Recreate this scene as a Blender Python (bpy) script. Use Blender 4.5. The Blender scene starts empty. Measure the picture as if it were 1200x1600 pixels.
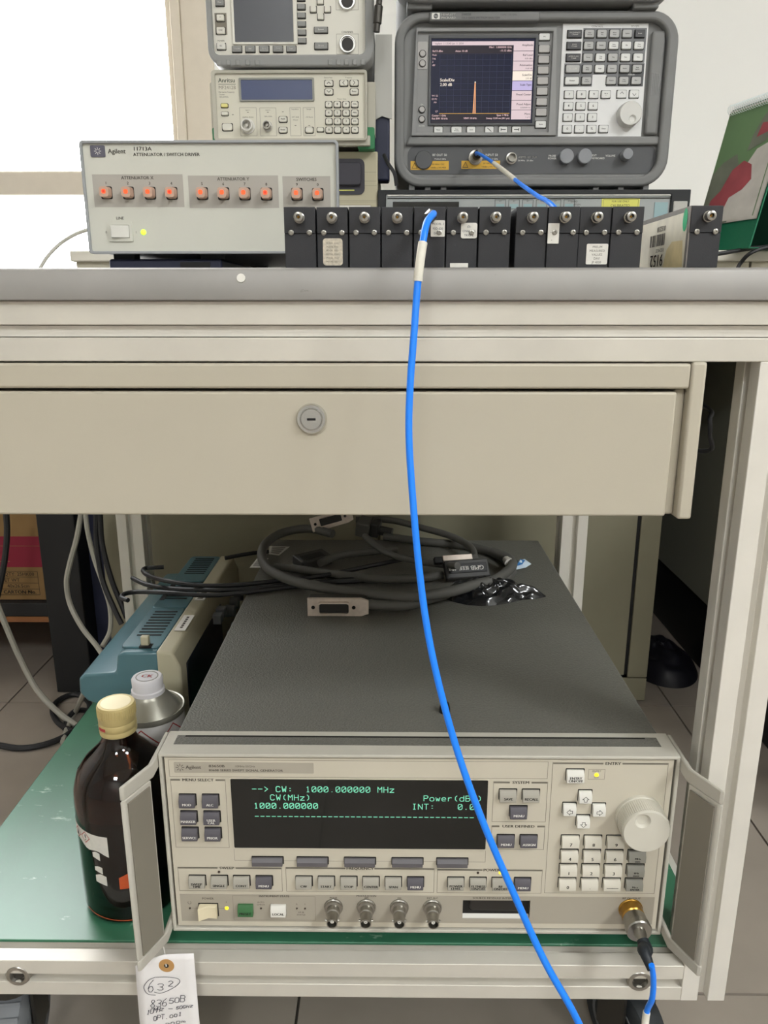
import bpy, bmesh, math, random
from mathutils import Vector, Matrix
random.seed(7)
SC = bpy.context.scene
COL = SC.collection
# ------------------------------------------------------------------ camera
cam_data = bpy.data.cameras.new('camera')
cam = bpy.data.objects.new('camera', cam_data)
COL.objects.link(cam)
cam.location = (0, 0, 0.70)
cam.rotation_euler = (math.radians(90 - 15.2), 0, math.radians(0.575))
cam_data.sensor_fit = 'VERTICAL'
cam_data.sensor_height = 32.0
cam_data.lens = 32.0 * 1202 / 1600
cam_data.clip_start = 0.01
SC.camera = cam
# ------------------------------------------------------------------ world, exposure
world = bpy.data.worlds.new('daylight')
SC.world = world
world.use_nodes = True
bg = world.node_tree.nodes['Background']
bg.inputs['Color'].default_value = (0.97, 0.98, 1.0, 1)
bg.inputs['Strength'].default_value = 14.0
SC.view_settings.view_transform = 'Standard'
SC.view_settings.look = 'None'
SC.view_settings.gamma = 1.0
SC.view_settings.use_curve_mapping = False
SC.view_settings.exposure = 0.0
LAMP_STRENGTH = 53.0
LAMPS = [(1.95, -0.85), (1.95, -2.1), (-0.35, -2.3)]  # the last panel is an unseen one added for general fill

# ------------------------------------------------------------------ helpers
def lin(h):
    h = h.lstrip('#')
    out = []
    for i in (0, 2, 4):
        c = int(h[i:i + 2], 16) / 255
        out.append(c / 12.92 if c <= 0.04045 else ((c + 0.055) / 1.055) ** 2.4)
    return (out[0], out[1], out[2], 1)

def mat(name, col, rough=0.5, metal=0.0, var=0.0, vscale=40.0, bump=0.0, bscale=600.0, emit=None, estr=1.0,
        dirt=None, dscale=(20, 20, 60), dthr=0.66, trans=0.0, ior=1.45, coat=0.0, spec=0.5, alpha=1.0):
    m = bpy.data.materials.new(name)
    m.use_nodes = True
    nt = m.node_tree
    p = nt.nodes['Principled BSDF']
    c = lin(col)
    p.inputs['Base Color'].default_value = c
    p.inputs['Roughness'].default_value = rough
    p.inputs['Metallic'].default_value = metal
    p.inputs['Specular IOR Level'].default_value = spec
    p.inputs['Transmission Weight'].default_value = trans
    p.inputs['IOR'].default_value = ior
    p.inputs['Coat Weight'].default_value = coat
    p.inputs['Alpha'].default_value = alpha
    tc = None
    def coords():
        nonlocal tc
        if tc is None:
            tc = nt.nodes.new('ShaderNodeTexCoord')
        return tc.outputs['Object']
    src = None
    if var > 0:
        n = nt.nodes.new('ShaderNodeTexNoise')
        n.inputs['Scale'].default_value = vscale
        n.inputs['Detail'].default_value = 4
        nt.links.new(coords(), n.inputs['Vector'])
        r = nt.nodes.new('ShaderNodeMapRange')
        r.inputs['From Min'].default_value = 0.3
        r.inputs['From Max'].default_value = 0.7
        r.inputs['To Min'].default_value = 1 - var
        r.inputs['To Max'].default_value = 1 + var
        nt.links.new(n.outputs['Fac'], r.inputs['Value'])
        mx = nt.nodes.new('ShaderNodeMix')
        mx.data_type = 'RGBA'
        mx.blend_type = 'MULTIPLY'
        mx.inputs['Factor'].default_value = 1
        mx.inputs['A'].default_value = c
        nt.links.new(r.outputs['Result'], mx.inputs['B'])
        src = mx.outputs['Result']
    if dirt:
        mp = nt.nodes.new('ShaderNodeMapping')
        mp.inputs['Scale'].default_value = dscale
        nt.links.new(coords(), mp.inputs['Vector'])
        n = nt.nodes.new('ShaderNodeTexNoise')
        n.inputs['Scale'].default_value = 1
        n.inputs['Detail'].default_value = 6
        n.inputs['Roughness'].default_value = 0.65
        nt.links.new(mp.outputs['Vector'], n.inputs['Vector'])
        r = nt.nodes.new('ShaderNodeMapRange')
        r.inputs['From Min'].default_value = dthr
        r.inputs['From Max'].default_value = dthr + 0.07
        r.inputs['To Max'].default_value = 0.8
        nt.links.new(n.outputs['Fac'], r.inputs['Value'])
        mx = nt.nodes.new('ShaderNodeMix')
        mx.data_type = 'RGBA'
        nt.links.new(r.outputs['Result'], mx.inputs['Factor'])
        if src:
            nt.links.new(src, mx.inputs['A'])
        else:
            mx.inputs['A'].default_value = c
        mx.inputs['B'].default_value = lin(dirt)
        src = mx.outputs['Result']
    if src:
        nt.links.new(src, p.inputs['Base Color'])
    if bump > 0:
        n = nt.nodes.new('ShaderNodeTexNoise')
        n.inputs['Scale'].default_value = bscale
        n.inputs['Detail'].default_value = 2
        nt.links.new(coords(), n.inputs['Vector'])
        b = nt.nodes.new('ShaderNodeBump')
        b.inputs['Strength'].default_value = bump
        b.inputs['Distance'].default_value = 0.001
        nt.links.new(n.outputs['Fac'], b.inputs['Height'])
        nt.links.new(b.outputs['Normal'], p.inputs['Normal'])
    if emit:
        p.inputs['Emission Color'].default_value = lin(emit)
        p.inputs['Emission Strength'].default_value = estr
    return m

M = {}
def dm(key, *a, **k):
    M[key] = mat(key, *a, **k)

# glyph outlines from the built-in font, laid out by hand
GL, ADV = {}, {}
def load_glyphs():
    chars = [chr(i) for i in range(33, 127)]
    tmp = []
    for c in chars + ['|']:
        for body in (c, c + '|'):
            cu = bpy.data.curves.new('g', 'FONT')
            cu.body = body
            cu.resolution_u = 2
            o = bpy.data.objects.new('g', cu)
            COL.objects.link(o)
            tmp.append((c, body, o))
    dg = bpy.context.evaluated_depsgraph_get()
    dg.update()
    bar = None
    res = {}
    for c, body, o in tmp:
        me = o.evaluated_get(dg).to_mesh()
        res[(c, body)] = ([tuple(v.co) for v in me.vertices], [tuple(p.vertices) for p in me.polygons])
        o.evaluated_get(dg).to_mesh_clear()
    barmin = min(v[0] for v in res[('|', '|')][0])
    for c in chars:
        vs, fs = res[(c, c)]
        GL[c] = (vs, fs)
        both = res[(c, c + '|')][0]
        ADV[c] = max(both[k][0] for k in range(len(both))) - max(v[0] for v in res[('|', '|')][0])
    ADV[' '] = 0.3
    for c, body, o in tmp:
        cu = o.data
        bpy.data.objects.remove(o)
        bpy.data.curves.remove(cu)
load_glyphs()

STROKE = {
 '0': [[(0,1),(0,5),(1,6),(3,6),(4,5),(4,1),(3,0),(1,0),(0,1)], [(0.2,1),(3.8,5)]],
 'o': [[(0,1),(0,3),(1,4),(3,4),(4,3),(4,1),(3,0),(1,0),(0,1)]],
 'O': [[(0,1),(0,5),(1,6),(3,6),(4,5),(4,1),(3,0),(1,0),(0,1)]],
 '1': [[(1,5),(2,6),(2,0)], [(1,0),(3,0)]],
 '2': [[(0,5),(1,6),(3,6),(4,5),(4,4),(0,0),(4,0)]],
 '3': [[(0,5.4),(1,6),(3,6),(4,5),(3,3.2),(1.6,3),(3,2.8),(4,1),(3,0),(1,0),(0,.6)]],
 '5': [[(4,6),(0.6,6),(0,3),(2.5,3.6),(4,2.4),(3.6,.6),(2,0),(0,.6)]],
 '6': [[(3.4,6),(1,4),(0,1.6),(1,0),(3,0),(4,1.4),(3,2.8),(1,2.6),(.2,1.4)]],
 '8': [[(2,3.2),(0.4,4.6),(1.4,6),(3,6),(3.8,4.8),(2,3.2),(0,1.4),(1,0),(3,0),(4,1.4),(2,3.2)]],
 '.': [[(1.7,.3),(2.3,.3)]], '-': [[(0,3),(4,3)]], ':': [[(1.6,1.2),(2.4,1.2)], [(1.6,4),(2.4,4)]],
 '>': [[(0.5,5.5),(3.5,3),(0.5,.5)]], '(': [[(3,6),(1.5,4.5),(1.5,1.5),(3,0)]], ')': [[(1,6),(2.5,4.5),(2.5,1.5),(1,0)]],
 'C': [[(4,5),(3,6),(1,6),(0,5),(0,1),(1,0),(3,0),(4,1)]], 'W': [[(0,6),(.8,0),(2,3.5),(3.2,0),(4,6)]],
 'M': [[(0,0),(0,6),(2,3),(4,6),(4,0)]], 'H': [[(0,0),(0,6)], [(4,0),(4,6)], [(0,3),(4,3)]],
 'z': [[(0,4),(4,4),(0,0),(4,0)]], 'P': [[(0,0),(0,6),(3,6),(4,5),(4,4),(3,3),(0,3)]],
 'w': [[(0,4),(1,0),(2,3),(3,0),(4,4)]], 'e': [[(0,2.2),(4,2.2),(3.6,3.4),(2.6,4),(1.2,4),(0,3),(0,1),(1,0),(3.6,.3)]],
 'r': [[(0.5,4),(0.5,0)], [(.5,2.6),(2,4),(3.6,3.8)]], 'd': [[(4,6),(4,0)], [(4,3),(3,4),(1,4),(0,3),(0,1),(1,0),(3,0),(4,1)]],
 'B': [[(0,0),(0,6),(3,6),(4,5),(4,4),(3,3.2),(0,3.2)], [(3,3.2),(4,2.2),(4,1),(3,0),(0,0)]],
 'm': [[(0,0),(0,4)], [(0,3),(1,4),(2,3),(2,0)], [(2,3),(3,4),(4,3),(4,0)]],
 'I': [[(1,6),(3,6)], [(2,6),(2,0)], [(1,0),(3,0)]], 'N': [[(0,0),(0,6),(4,0),(4,6)]], 'T': [[(0,6),(4,6)], [(2,6),(2,0)]],
 'G': [[(4,5),(3,6),(1,6),(0,5),(0,1),(1,0),(3,0),(4,1),(4,2.6),(2.4,2.6)]], 'p': [[(0,-1.8),(0,4)], [(0,3),(1,4),(3,4),(4,3),(4,1),(3,0),(1,0),(0,1)]],
 't': [[(2,5.6),(2,.6),(3.4,0)], [(.6,4),(3.6,4)]],
}

def rr(x0, z0, x1, z1, r, n=5):
    pts = []
    for cx, cz, a0 in ((x1 - r, z1 - r, 0), (x0 + r, z1 - r, 90), (x0 + r, z0 + r, 180), (x1 - r, z0 + r, 270)):
        for i in range(n + 1):
            a = math.radians(a0 + 90 * i / n)
            pts.append((cx + r * math.cos(a), cz + r * math.sin(a)))
    return pts

def circ(cx, cz, r, n=20, rz=None):
    rz = rz or r
    return [(cx + r * math.cos(2 * math.pi * i / n), cz + rz * math.sin(2 * math.pi * i / n)) for i in range(n)]

def spline(pts, sub=8):
    P = [Vector(p) for p in pts]
    if len(P) < 3:
        return P
    out = []
    for i in range(len(P) - 1):
        p0 = P[i - 1] if i else P[0] * 2 - P[1]
        p1, p2 = P[i], P[i + 1]
        p3 = P[i + 2] if i + 2 < len(P) else P[-1] * 2 - P[-2]
        for k in range(sub):
            t = k / sub
            out.append(0.5 * ((2 * p1) + (p2 - p0) * t + (2 * p0 - 5 * p1 + 4 * p2 - p3) * t * t + (3 * p1 - p0 - 3 * p2 + p3) * t ** 3))
    out.append(P[-1])
    return out

class MB:
    def __init__(self, s=1.0):
        self.v, self.f, self.s = [], [], s
    def add(self, vs, fs):
        b = len(self.v)
        s = self.s
        self.v += [(v[0] * s, v[1] * s, v[2] * s) for v in vs]
        self.f += [tuple(b + i for i in f) for f in fs]
        return self
    def box(self, x0, x1, y0, y1, z0, z1):
        return self.add([(x0,y0,z0),(x1,y0,z0),(x1,y1,z0),(x0,y1,z0),(x0,y0,z1),(x1,y0,z1),(x1,y1,z1),(x0,y1,z1)],
                        [(0,3,2,1),(4,5,6,7),(0,1,5,4),(1,2,6,5),(2,3,7,6),(3,0,4,7)])
    def prism(self, poly, axis, a, b, inset=0.0):
        n = len(poly)
        q = poly
        if inset:
            cx = sum(p[0] for p in poly) / n
            cz = sum(p[1] for p in poly) / n
            w = max(abs(p[0] - cx) for p in poly)
            h = max(abs(p[1] - cz) for p in poly)
            q = [(cx + (p[0] - cx) * (1 - inset / w), cz + (p[1] - cz) * (1 - inset / h)) for p in poly]
        f = {'x': lambda t, p: (t, p[0], p[1]), 'y': lambda t, p: (p[0], t, p[1]), 'z': lambda t, p: (p[0], p[1], t)}[axis]
        vs = [f(a, p) for p in q] + [f(b, p) for p in poly]
        fs = [tuple(range(n)), tuple(range(2 * n - 1, n - 1, -1))] + [(i, n + i, n + (i + 1) % n, (i + 1) % n) for i in range(n)]
        return self.add(vs, fs)
    def ring(self, outer, inner, axis, a, b):
        n = len(outer)
        f = {'x': lambda t, p: (t, p[0], p[1]), 'y': lambda t, p: (p[0], t, p[1]), 'z': lambda t, p: (p[0], p[1], t)}[axis]
        vs = [f(a, p) for p in outer] + [f(a, p) for p in inner] + [f(b, p) for p in outer] + [f(b, p) for p in inner]
        fs = []
        for i in range(n):
            j = (i + 1) % n
            fs += [(i, j, n + j, n + i), (2 * n + i, 3 * n + i, 3 * n + j, 2 * n + j), (i, 2 * n + i, 2 * n + j, j), (n + i, n + j, 3 * n + j, 3 * n + i)]
        return self.add(vs, fs)
    def lathe(self, prof, org=(0, 0, 0), axis=(0, 0, 1), n=24):
        ax = Vector(axis).normalized()
        u = ax.orthogonal().normalized()
        w = ax.cross(u)
        o = Vector(org)
        vs, fs, rows = [], [], []
        for r, h in prof:
            if r < 1e-7:
                rows.append([len(vs)])
                vs.append(tuple(o + ax * h))
            else:
                rows.append(list(range(len(vs), len(vs) + n)))
                for i in range(n):
                    a = 2 * math.pi * i / n
                    vs.append(tuple(o + ax * h + (u * math.cos(a) + w * math.sin(a)) * r))
        for A, B in zip(rows, rows[1:]):
            for i in range(n):
                j = (i + 1) % n
                if len(A) == 1 and len(B) == 1:
                    continue
                if len(A) == 1:
                    fs.append((A[0], B[j], B[i]))
                elif len(B) == 1:
                    fs.append((A[i], A[j], B[0]))
                else:
                    fs.append((A[i], A[j], B[j], B[i]))
        return self.add(vs, fs)
    def cyl(self, org, axis, r, length, n=20, r1=None):
        r1 = r if r1 is None else r1
        return self.lathe([(0, 0), (r, 0), (r1, length), (0, length)], org, axis, n)
    def tube(self, pts, r, n=8, smooth=True, sub=8):
        P = spline(pts, sub) if smooth else [Vector(p) for p in pts]
        R = r if callable(r) else (lambda t: r)
        vs, fs = [], []
        up = None
        for i, p in enumerate(P):
            d = (P[min(i + 1, len(P) - 1)] - P[max(i - 1, 0)])
            if d.length < 1e-9:
                d = Vector((0, 0, 1))
            d.normalize()
            if up is None:
                up = d.orthogonal().normalized()
            up = (up - d * up.dot(d))
            if up.length < 1e-6:
                up = d.orthogonal()
            up.normalize()
            w = d.cross(up)
            rad = R(i / (len(P) - 1))
            for k in range(n):
                a = 2 * math.pi * k / n
                vs.append(tuple(p + (up * math.cos(a) + w * math.sin(a)) * rad))
        for i in range(len(P) - 1):
            for k in range(n):
                k2 = (k + 1) % n
                fs.append((i * n + k, i * n + k2, (i + 1) * n + k2, (i + 1) * n + k))
        fs.append(tuple(range(n - 1, -1, -1)))
        fs.append(tuple(range((len(P) - 1) * n, len(P) * n)))
        return self.add(vs, fs)
    # flat print in the x-z plane at depth y (faces -y)
    def fill(self, x0, z0, x1, z1, y):
        return self.add([(x0, y, z0), (x1, y, z0), (x1, y, z1), (x0, y, z1)], [(0, 1, 2, 3)])
    def poly(self, pts, y):
        return self.add([(p[0], y, p[1]) for p in pts], [tuple(range(len(pts)))])
    def outline(self, x0, z0, x1, z1, w, y, gap=None):
        self.fill(x0, z0, x0 + w, z1, y); self.fill(x1 - w, z0, x1, z1, y); self.fill(x0, z0, x1, z0 + w, y)
        if gap:
            self.fill(x0, z1 - w, gap[0], z1, y); self.fill(gap[1], z1 - w, x1, z1, y)
        else:
            self.fill(x0, z1 - w, x1, z1, y)
        return self
    def text(self, s, x, z, h, y, align='c', bold=0.0, wx=1.0):
        k = h / 0.70
        width = sum(ADV.get(c, .5) for c in s) * k * wx
        cx = x - (width / 2 if align == 'c' else width if align == 'r' else 0)
        for c in s:
            if c in GL:
                vs, fs = GL[c]
                self.add([(cx + v[0] * k * wx, y, z + v[1] * k) for v in vs], fs)
                if bold:
                    self.add([(cx + bold + v[0] * k * wx, y, z + v[1] * k) for v in vs], fs)
            cx += ADV.get(c, .5) * k * wx
        return self
    def ribbon(self, pts, w, y):
        for a, b in zip(pts, pts[1:]):
            dx, dz = b[0] - a[0], b[1] - a[1]
            L = math.hypot(dx, dz) or 1
            nx, nz = -dz / L * w / 2, dx / L * w / 2
            ex, ez = dx / L * w * .3, dz / L * w * .3
            self.add([(a[0] - nx - ex, y, a[1] - nz - ez), (b[0] - nx + ex, y, b[1] - nz + ez), (b[0] + nx + ex, y, b[1] + nz + ez), (a[0] + nx - ex, y, a[1] + nz - ez)], [(0, 1, 2, 3)])
        return self
    def strokes(self, s, x, z, cw, ch, pitch, w, y, slant=0.0, jit=0.0):
        for c in s:
            dz = random.uniform(-jit, jit)
            for st in STROKE.get(c, []):
                self.ribbon([(x + (p[0] + slant * p[1]) * cw / 4, z + dz + p[1] * ch / 6) for p in st], w, y)
            x += pitch
        return self
    def build(self, name, material, parent=None, bevel=0.0, seg=2, smooth=True, loc=None, recalc=True):
        me = self.mesh(name, material, smooth, recalc)
        return put(name, me, parent, bevel, seg, loc)
    def mesh(self, name, material, smooth=True, recalc=True):
        me = bpy.data.meshes.new(name)
        me.from_pydata(self.v, [], self.f)
        if recalc:
            bm = bmesh.new()
            bm.from_mesh(me)
            bmesh.ops.recalc_face_normals(bm, faces=bm.faces)
            bm.to_mesh(me)
            bm.free()
        if smooth:
            me.polygons.foreach_set('use_smooth', [True] * len(me.polygons))
            me.set_sharp_from_angle(angle=math.radians(38))
        me.materials.append(M[material] if isinstance(material, str) else material)
        me.update()
        return me

def put(name, me, parent=None, bevel=0.0, seg=2, loc=None):
    o = bpy.data.objects.new(name, me)
    COL.objects.link(o)
    if parent:
        o.parent = parent
    if loc:
        o.location = loc
    if bevel:
        b = o.modifiers.new('bevel', 'BEVEL')
        b.width = bevel
        b.segments = seg
        b.limit_method = 'ANGLE'
        b.angle_limit = math.radians(40)
    return o

def tag(o, label=None, cat=None, group=None, kind=None):
    if label: o['label'] = label
    if cat: o['category'] = cat
    if group: o['group'] = group
    if kind: o['kind'] = kind
    return o

def thing(name, loc, label, cat, group=None, rz=0.0):
    o = bpy.data.objects.new(name, None)
    COL.objects.link(o)
    o.location = loc
    o.rotation_euler = (0, 0, rz)
    o.empty_display_size = 0.02
    return tag(o, label, cat, group)

MM = 0.001
KC = {}
def key(parent, x0, z0, x1, z1, p, material, name='key', style='hp', y=0.0, slot=None):
    """push button on a panel (mm, panel at y); alike buttons share one mesh"""
    w, h = round(x1 - x0, 1), round(z1 - z0, 1)
    k = (w, h, p, material, style)
    if k not in KC:
        b = MB(MM)
        if style == 'hp':
            b.prism([(0, 0), (-p, 0), (-p, .60 * h), (-.45 * p, h), (0, h)], 'x', 0, w)
        elif style == 'round':
            b.prism(rr(0, 0, w, h, min(w, h) * .3, 4), 'y', -p, 0, inset=.5)
        elif style == 'disc':
            b.prism(circ(w / 2, h / 2, w / 2, 20), 'y', -p, 0, inset=.5)
        else:
            b.prism(rr(0, 0, w, h, min(w, h) * .14, 3), 'y', -p, 0, inset=.35)
        KC[k] = b.mesh(name, material)
    o = put(name, KC[k], parent, bevel=.0004 if style == 'hp' else 0, loc=(x0 * MM, y * MM, z0 * MM))
    if slot is not None:
        slot.prism(rr(x0 - .5, z0 - .3, x1 + .9, z1 + .9, .6, 2), 'y', y - .12, y)
    return o

class Print:
    """flat print on a thing, one mesh per ink"""
    def __init__(self, s=MM):
        self.s, self.d = s, {}
    def __getitem__(self, ink):
        if ink not in self.d:
            self.d[ink] = MB(self.s)
        return self.d[ink]
    def build(self, parent, name='lettering', loc=None):
        return [tag(b.build(name, ink, parent, smooth=False, recalc=False, loc=loc), kind='stuff') for ink, b in self.d.items()]

# ------------------------------------------------------------------ materials
dm('floor_tile', '#998f84', .45, var=.06, vscale=12, bump=.05, bscale=300)
dm('grout', '#4b463f', .9)
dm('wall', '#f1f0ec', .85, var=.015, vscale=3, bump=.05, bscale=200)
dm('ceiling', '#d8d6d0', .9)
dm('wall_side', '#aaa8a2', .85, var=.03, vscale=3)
dm('window_frame', '#d9cfbf', .6, var=.02)
dm('lamp_frame', '#e8e8e8', .4)
dm('diffuser', '#ffffff', .5, emit='#fbfeff', estr=LAMP_STRENGTH)
dm('alu', '#dcd8cf', .42, metal=.15, var=.03, vscale=25, bump=.03, bscale=500)
dm('alu_worn', '#cfcabf', .42, metal=.15, var=.04, vscale=25, dirt='#5c564e', dscale=(14, 30, 60), dthr=.70)
dm('table_edge', '#96938f', .5, metal=.25, var=.07, vscale=18, dirt='#4e4a46', dscale=(22, 30, 45), dthr=.665)
dm('drawer_paint', '#b8b1a0', .5, var=.015, vscale=8, dirt='#8f8676', dscale=(45, 10, 60), dthr=.74, bump=.03, bscale=900)
dm('groove', '#6d6a66', .6, metal=.2)
dm('chrome', '#d8d8d6', .14, metal=1)
dm('steel', '#a7a49d', .3, metal=1, var=.05)
dm('dark_steel', '#4a4844', .4, metal=.8)
dm('black', '#0d0d0e', .5)
dm('green_board', '#3a7558', .36, spec=.9, var=.12, vscale=9, dirt='#a9c4ae', dscale=(26, 60, 9), dthr=.64, bump=.05, bscale=250)
dm('green_edge', '#1d4a37', .5)
dm('rubber', '#23272a', .7)
dm('caster_grey', '#6d7073', .55)
dm('caster_hub', '#57595a', .35, metal=.3)
# instruments
dm('gen_panel', '#c6bfae', .6, var=.012, vscale=30)
dm('gen_frame', '#bab6aa', .5, var=.03, vscale=60, dirt='#6f6b62', dscale=(60, 60, 60), dthr=.74)
dm('gen_cover', '#696861', .5, var=.10, vscale=420, bump=1.0, bscale=520)
dm('gen_strip', '#a59e90', .65)
dm('badge', '#aaa395', .6)
dm('badge_text', '#5d574e', .7)
dm('ink', '#4b463f', .8)
dm('ink_black', '#26241f', .8)
dm('ink_white', '#e4e2dc', .7)
dm('line_grey', '#827c70', .8)
dm('key_dark', '#57545a', .5)
dm('key_grey', '#a29e93', .5)
dm('key_light', '#cdc8ba', .5)
dm('key_white', '#d9d7cf', .5)
dm('key_green', '#3a6a40', .5)
dm('key_mid', '#8b8980', .5)
dm('softkey', '#5f5c5f', .5)
dm('slot', '#1b1916', .8)
dm('knob', '#cbc7ba', .5, var=.01)
dm('glass_black', '#10110f', .12, coat=.3)
dm('phosphor', '#1c2d26', .5, emit='#86e8c0', estr=.95)
dm('led_yellow', '#e9d53a', .3, emit='#f5dd20', estr=1.3)
dm('led_green', '#b9e84a', .3, emit='#b8f53a', estr=1.6)
dm('led_off', '#3a2d24', .4)
dm('rocker', '#dcd1b2', .45)
dm('handle', '#b9b5aa', .5, var=.03, vscale=50)
dm('grip', '#7f796d', .65)
dm('gold', '#b78e45', .28, metal=1)
dm('dsub', '#2a2724', .5)
dm('sw_face', '#cac9be', .55, var=.01)
dm('sw_edge', '#9c9ea0', .4, metal=.2)
dm('sw_panel', '#aca79e', .6)
dm('sw_button', '#c2a08c', .5)
dm('led_red', '#ff5a30', .4, emit='#ff5a2c', estr=.75)
dm('led_red_hot', '#ff2a20', .4, emit='#ff2020', estr=1.2)
dm('sw_logo', '#5c5a66', .5)
dm('module', '#2c2c2f', .48, var=.06, vscale=60, bump=.12, bscale=1500)
dm('module_top', '#3c3c3f', .45)
dm('label_white', '#d9d6ce', .6, var=.05, vscale=200)
dm('label_foil', '#c8bfae', .3, metal=.3, var=.2, vscale=500)
dm('label_cream', '#d6d0bd', .55, var=.1, vscale=60)
dm('dot_green', '#23a06a', .6)
dm('hp_case', '#7c7c7b', .55, var=.03, vscale=40, bump=.15, bscale=1200)
dm('hp_face', '#828281', .55, var=.02)
dm('hp_bezel', '#8f8f8e', .5)
dm('hp_dark', '#57585a', .55)
dm('hp_keys', '#e0e0df', .5)
dm('hp_block', '#77787a', .55)
dm('hp_key', '#dbdbd8', .5)
dm('hp_key2', '#b3b3b1', .5)
dm('hp_key_dark', '#4e4e50', .5)
dm('hp_soft', '#b3b0ad', .5)
dm('hp_knob', '#d3d2cd', .5)
dm('plug_grey', '#8d8f93', .5)
dm('yellow_label', '#d5a83b', .5)
dm('screen_dark', '#0b0d1a', .15, emit='#1a2148', estr=.35)
dm('screen_top', '#0b0a0f', .2, emit='#2c2530', estr=.7)
dm('screen_pink', '#443a40', .3, emit='#efd9dc', estr=.8)
dm('screen_pink_hi', '#443a40', .3, emit='#fbeedd', estr=.95)
dm('screen_lilac', '#40384a', .3, emit='#c9bde8', estr=.85)
dm('screen_grid', '#202438', .5, emit='#4b5788', estr=.35)
dm('screen_text', '#443a40', .5, emit='#f3cfd0', estr=.85)
dm('screen_ink', '#3a3038', .6)
dm('trace', '#503018', .5, emit='#ffb27a', estr=.95)
dm('trace_y', '#504018', .5, emit='#ffc44a', estr=.8)
dm('an_face', '#d3cfbf', .55)
dm('an_bezel', '#b4b0a2', .55)
dm('an_lcd', '#3d4560', .15, emit='#4a5474', estr=.25, coat=.3)
dm('an_lcd_rim', '#8d8d86', .5)
dm('an_key', '#d7d4c8', .5)
dm('yellow_key', '#d8cf86', .5)
dm('anritsu_ink', '#4a564c', .7)
dm('green_foot', '#2f7a4d', .5)
dm('pm_case', '#8f8f8d', .6, bump=.06, bscale=900)
dm('pm_face', '#d9d6cb', .55)
dm('pm_lcd', '#505258', .15, coat=.4)
dm('pm_key', '#8b8b88', .5)
dm('volt_case', '#b5ae94', .6)
dm('volt_dark', '#34323a', .45)
dm('rx_frame', '#1d1f21', .5)
dm('rx_face', '#9b9f9e', .45, metal=.2)
dm('rx_screen', '#8fa9ad', .3)
dm('rx_yellow', '#d2d069', .6)
dm('bench_white', '#d6d2c6', .6)
dm('bench_front', '#bdb8a6', .6)
dm('cabinet', '#8b8671', .55, var=.02)
dm('navy', '#22263c', .5)
dm('cal_sheet', '#6f8f64', .5, var=.06, vscale=15)
dm('cal_white', '#cfcac3', .6, var=.08, vscale=40)
dm('cal_grey', '#7a7f70', .6, var=.15, vscale=30)
dm('cal_red', '#a64f56', .6, var=.12, vscale=40)
dm('cal_green', '#15684a', .5)
dm('cal_dark', '#0f4433', .6)
dm('wire_white', '#dfe6e6', .4)
dm('paper_grey', '#b5b4ae', .8)
dm('paper', '#e8e5e4', .8, var=.02, vscale=30)
dm('kraft', '#b98d57', .7)
dm('pen', '#4a4a55', .8)
dm('cable_blue', '#1b84ff', .34)
dm('cable_white', '#dcd8cb', .5, var=.08, vscale=150)
dm('boot', '#1c2228', .55)
dm('cable_grey', '#5c5b57', .55)
dm('cable_dark', '#242426', .5)
dm('cable_lgrey', '#a5a297', .5)
dm('cable_pale', '#c9c7be', .5)
dm('label_tan', '#d3c294', .6, var=.12, vscale=70)
dm('gpib_shell', '#d8cabd', .4, metal=.2, var=.06, vscale=200)
dm('gpib_dark', '#3c3b39', .5)
dm('bag', '#1d1e20', .14, coat=.5)
dm('worn_metal', '#7d7872', .45, metal=.3, var=.1, vscale=120)
dm('wrapper', '#cfe0ee', .3)
dm('wrapper_blue', '#3f84c8', .3)
dm('teal', '#476e77', .33, spec=.9, bump=.12, bscale=1400)
dm('scope_cream', '#b8b197', .55, bump=.05, bscale=900)
dm('scope_dark', '#15181f', .3)
dm('scope_knob', '#7f8388', .5)
dm('brown_glass', '#5a2a10', .03, trans=1.0, ior=1.5)
dm('brown_core', '#0e0604', .3)
dm('bottle_orange', '#c4552a', .6)
dm('gold_cap', '#c4b27c', .35, metal=.35, var=.04)
dm('cap_top', '#e9dcb4', .35, metal=.2)
dm('red_ink', '#a83a3a', .7)
dm('tin', '#9a978b', .35, metal=.55, var=.05)
dm('tin_label', '#c9c6c2', .5)
dm('cap_white', '#d3d0d2', .5)
dm('carton', '#84673f', .8, var=.04)
dm('crimson', '#80182f', .7)
dm('rack_black', '#1b1b1c', .55)
dm('rack_edge', '#8a5a34', .7)
dm('dark_cloth', '#17161d', .45, var=.2, vscale=30, bump=.3, bscale=60)
dm('panel_grey', '#8b8a7c', .7)
# ================================================================== the room
RX0, RX1, RY0, RY1, RH = -2.395, 2.605, -3.0, 1.95, 2.7
fl = MB().box(RX0 - .1, RX1 + .1, RY0 - .1, RY1 + .1, -.06, -.004).build('floor', 'grout')
tag(fl, 'brown grey floor tiles under the cart', kind='structure')
tile_me = MB().box(-.2985, .2985, -.2985, .2985, -.0045, 0).mesh('tile', 'floor_tile')
for i in range(9):
    for j in range(9):
        x, y = .505 - .3 + (i - 4) * .6, .95 + (j - 6) * .6
        if RX0 - .1 < x < RX1 + .1 and RY0 - .1 < y < RY1 + .2:
            put('tile', tile_me, fl, loc=(x, y, 0))
wb = MB()
WX0, WX1, WZ0, WZ1 = -1.95, -.497, .45, 2.35
wb.box(RX0, WX0, RY1, RY1 + .18, 0, RH).box(WX1, RX1, RY1, RY1 + .18, 0, RH)
wb.box(WX0, WX1, RY1, RY1 + .18, 0, WZ0).box(WX0, WX1, RY1, RY1 + .18, WZ1, RH)
tag(wb.build('wall_back', 'wall', smooth=False), 'plain off-white back wall', kind='structure')
tag(MB().box(RX1, RX1 + .12, RY0, RY1 + .18, 0, RH).build('wall_right', 'wall_side'), 'grey right wall', kind='structure')
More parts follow.
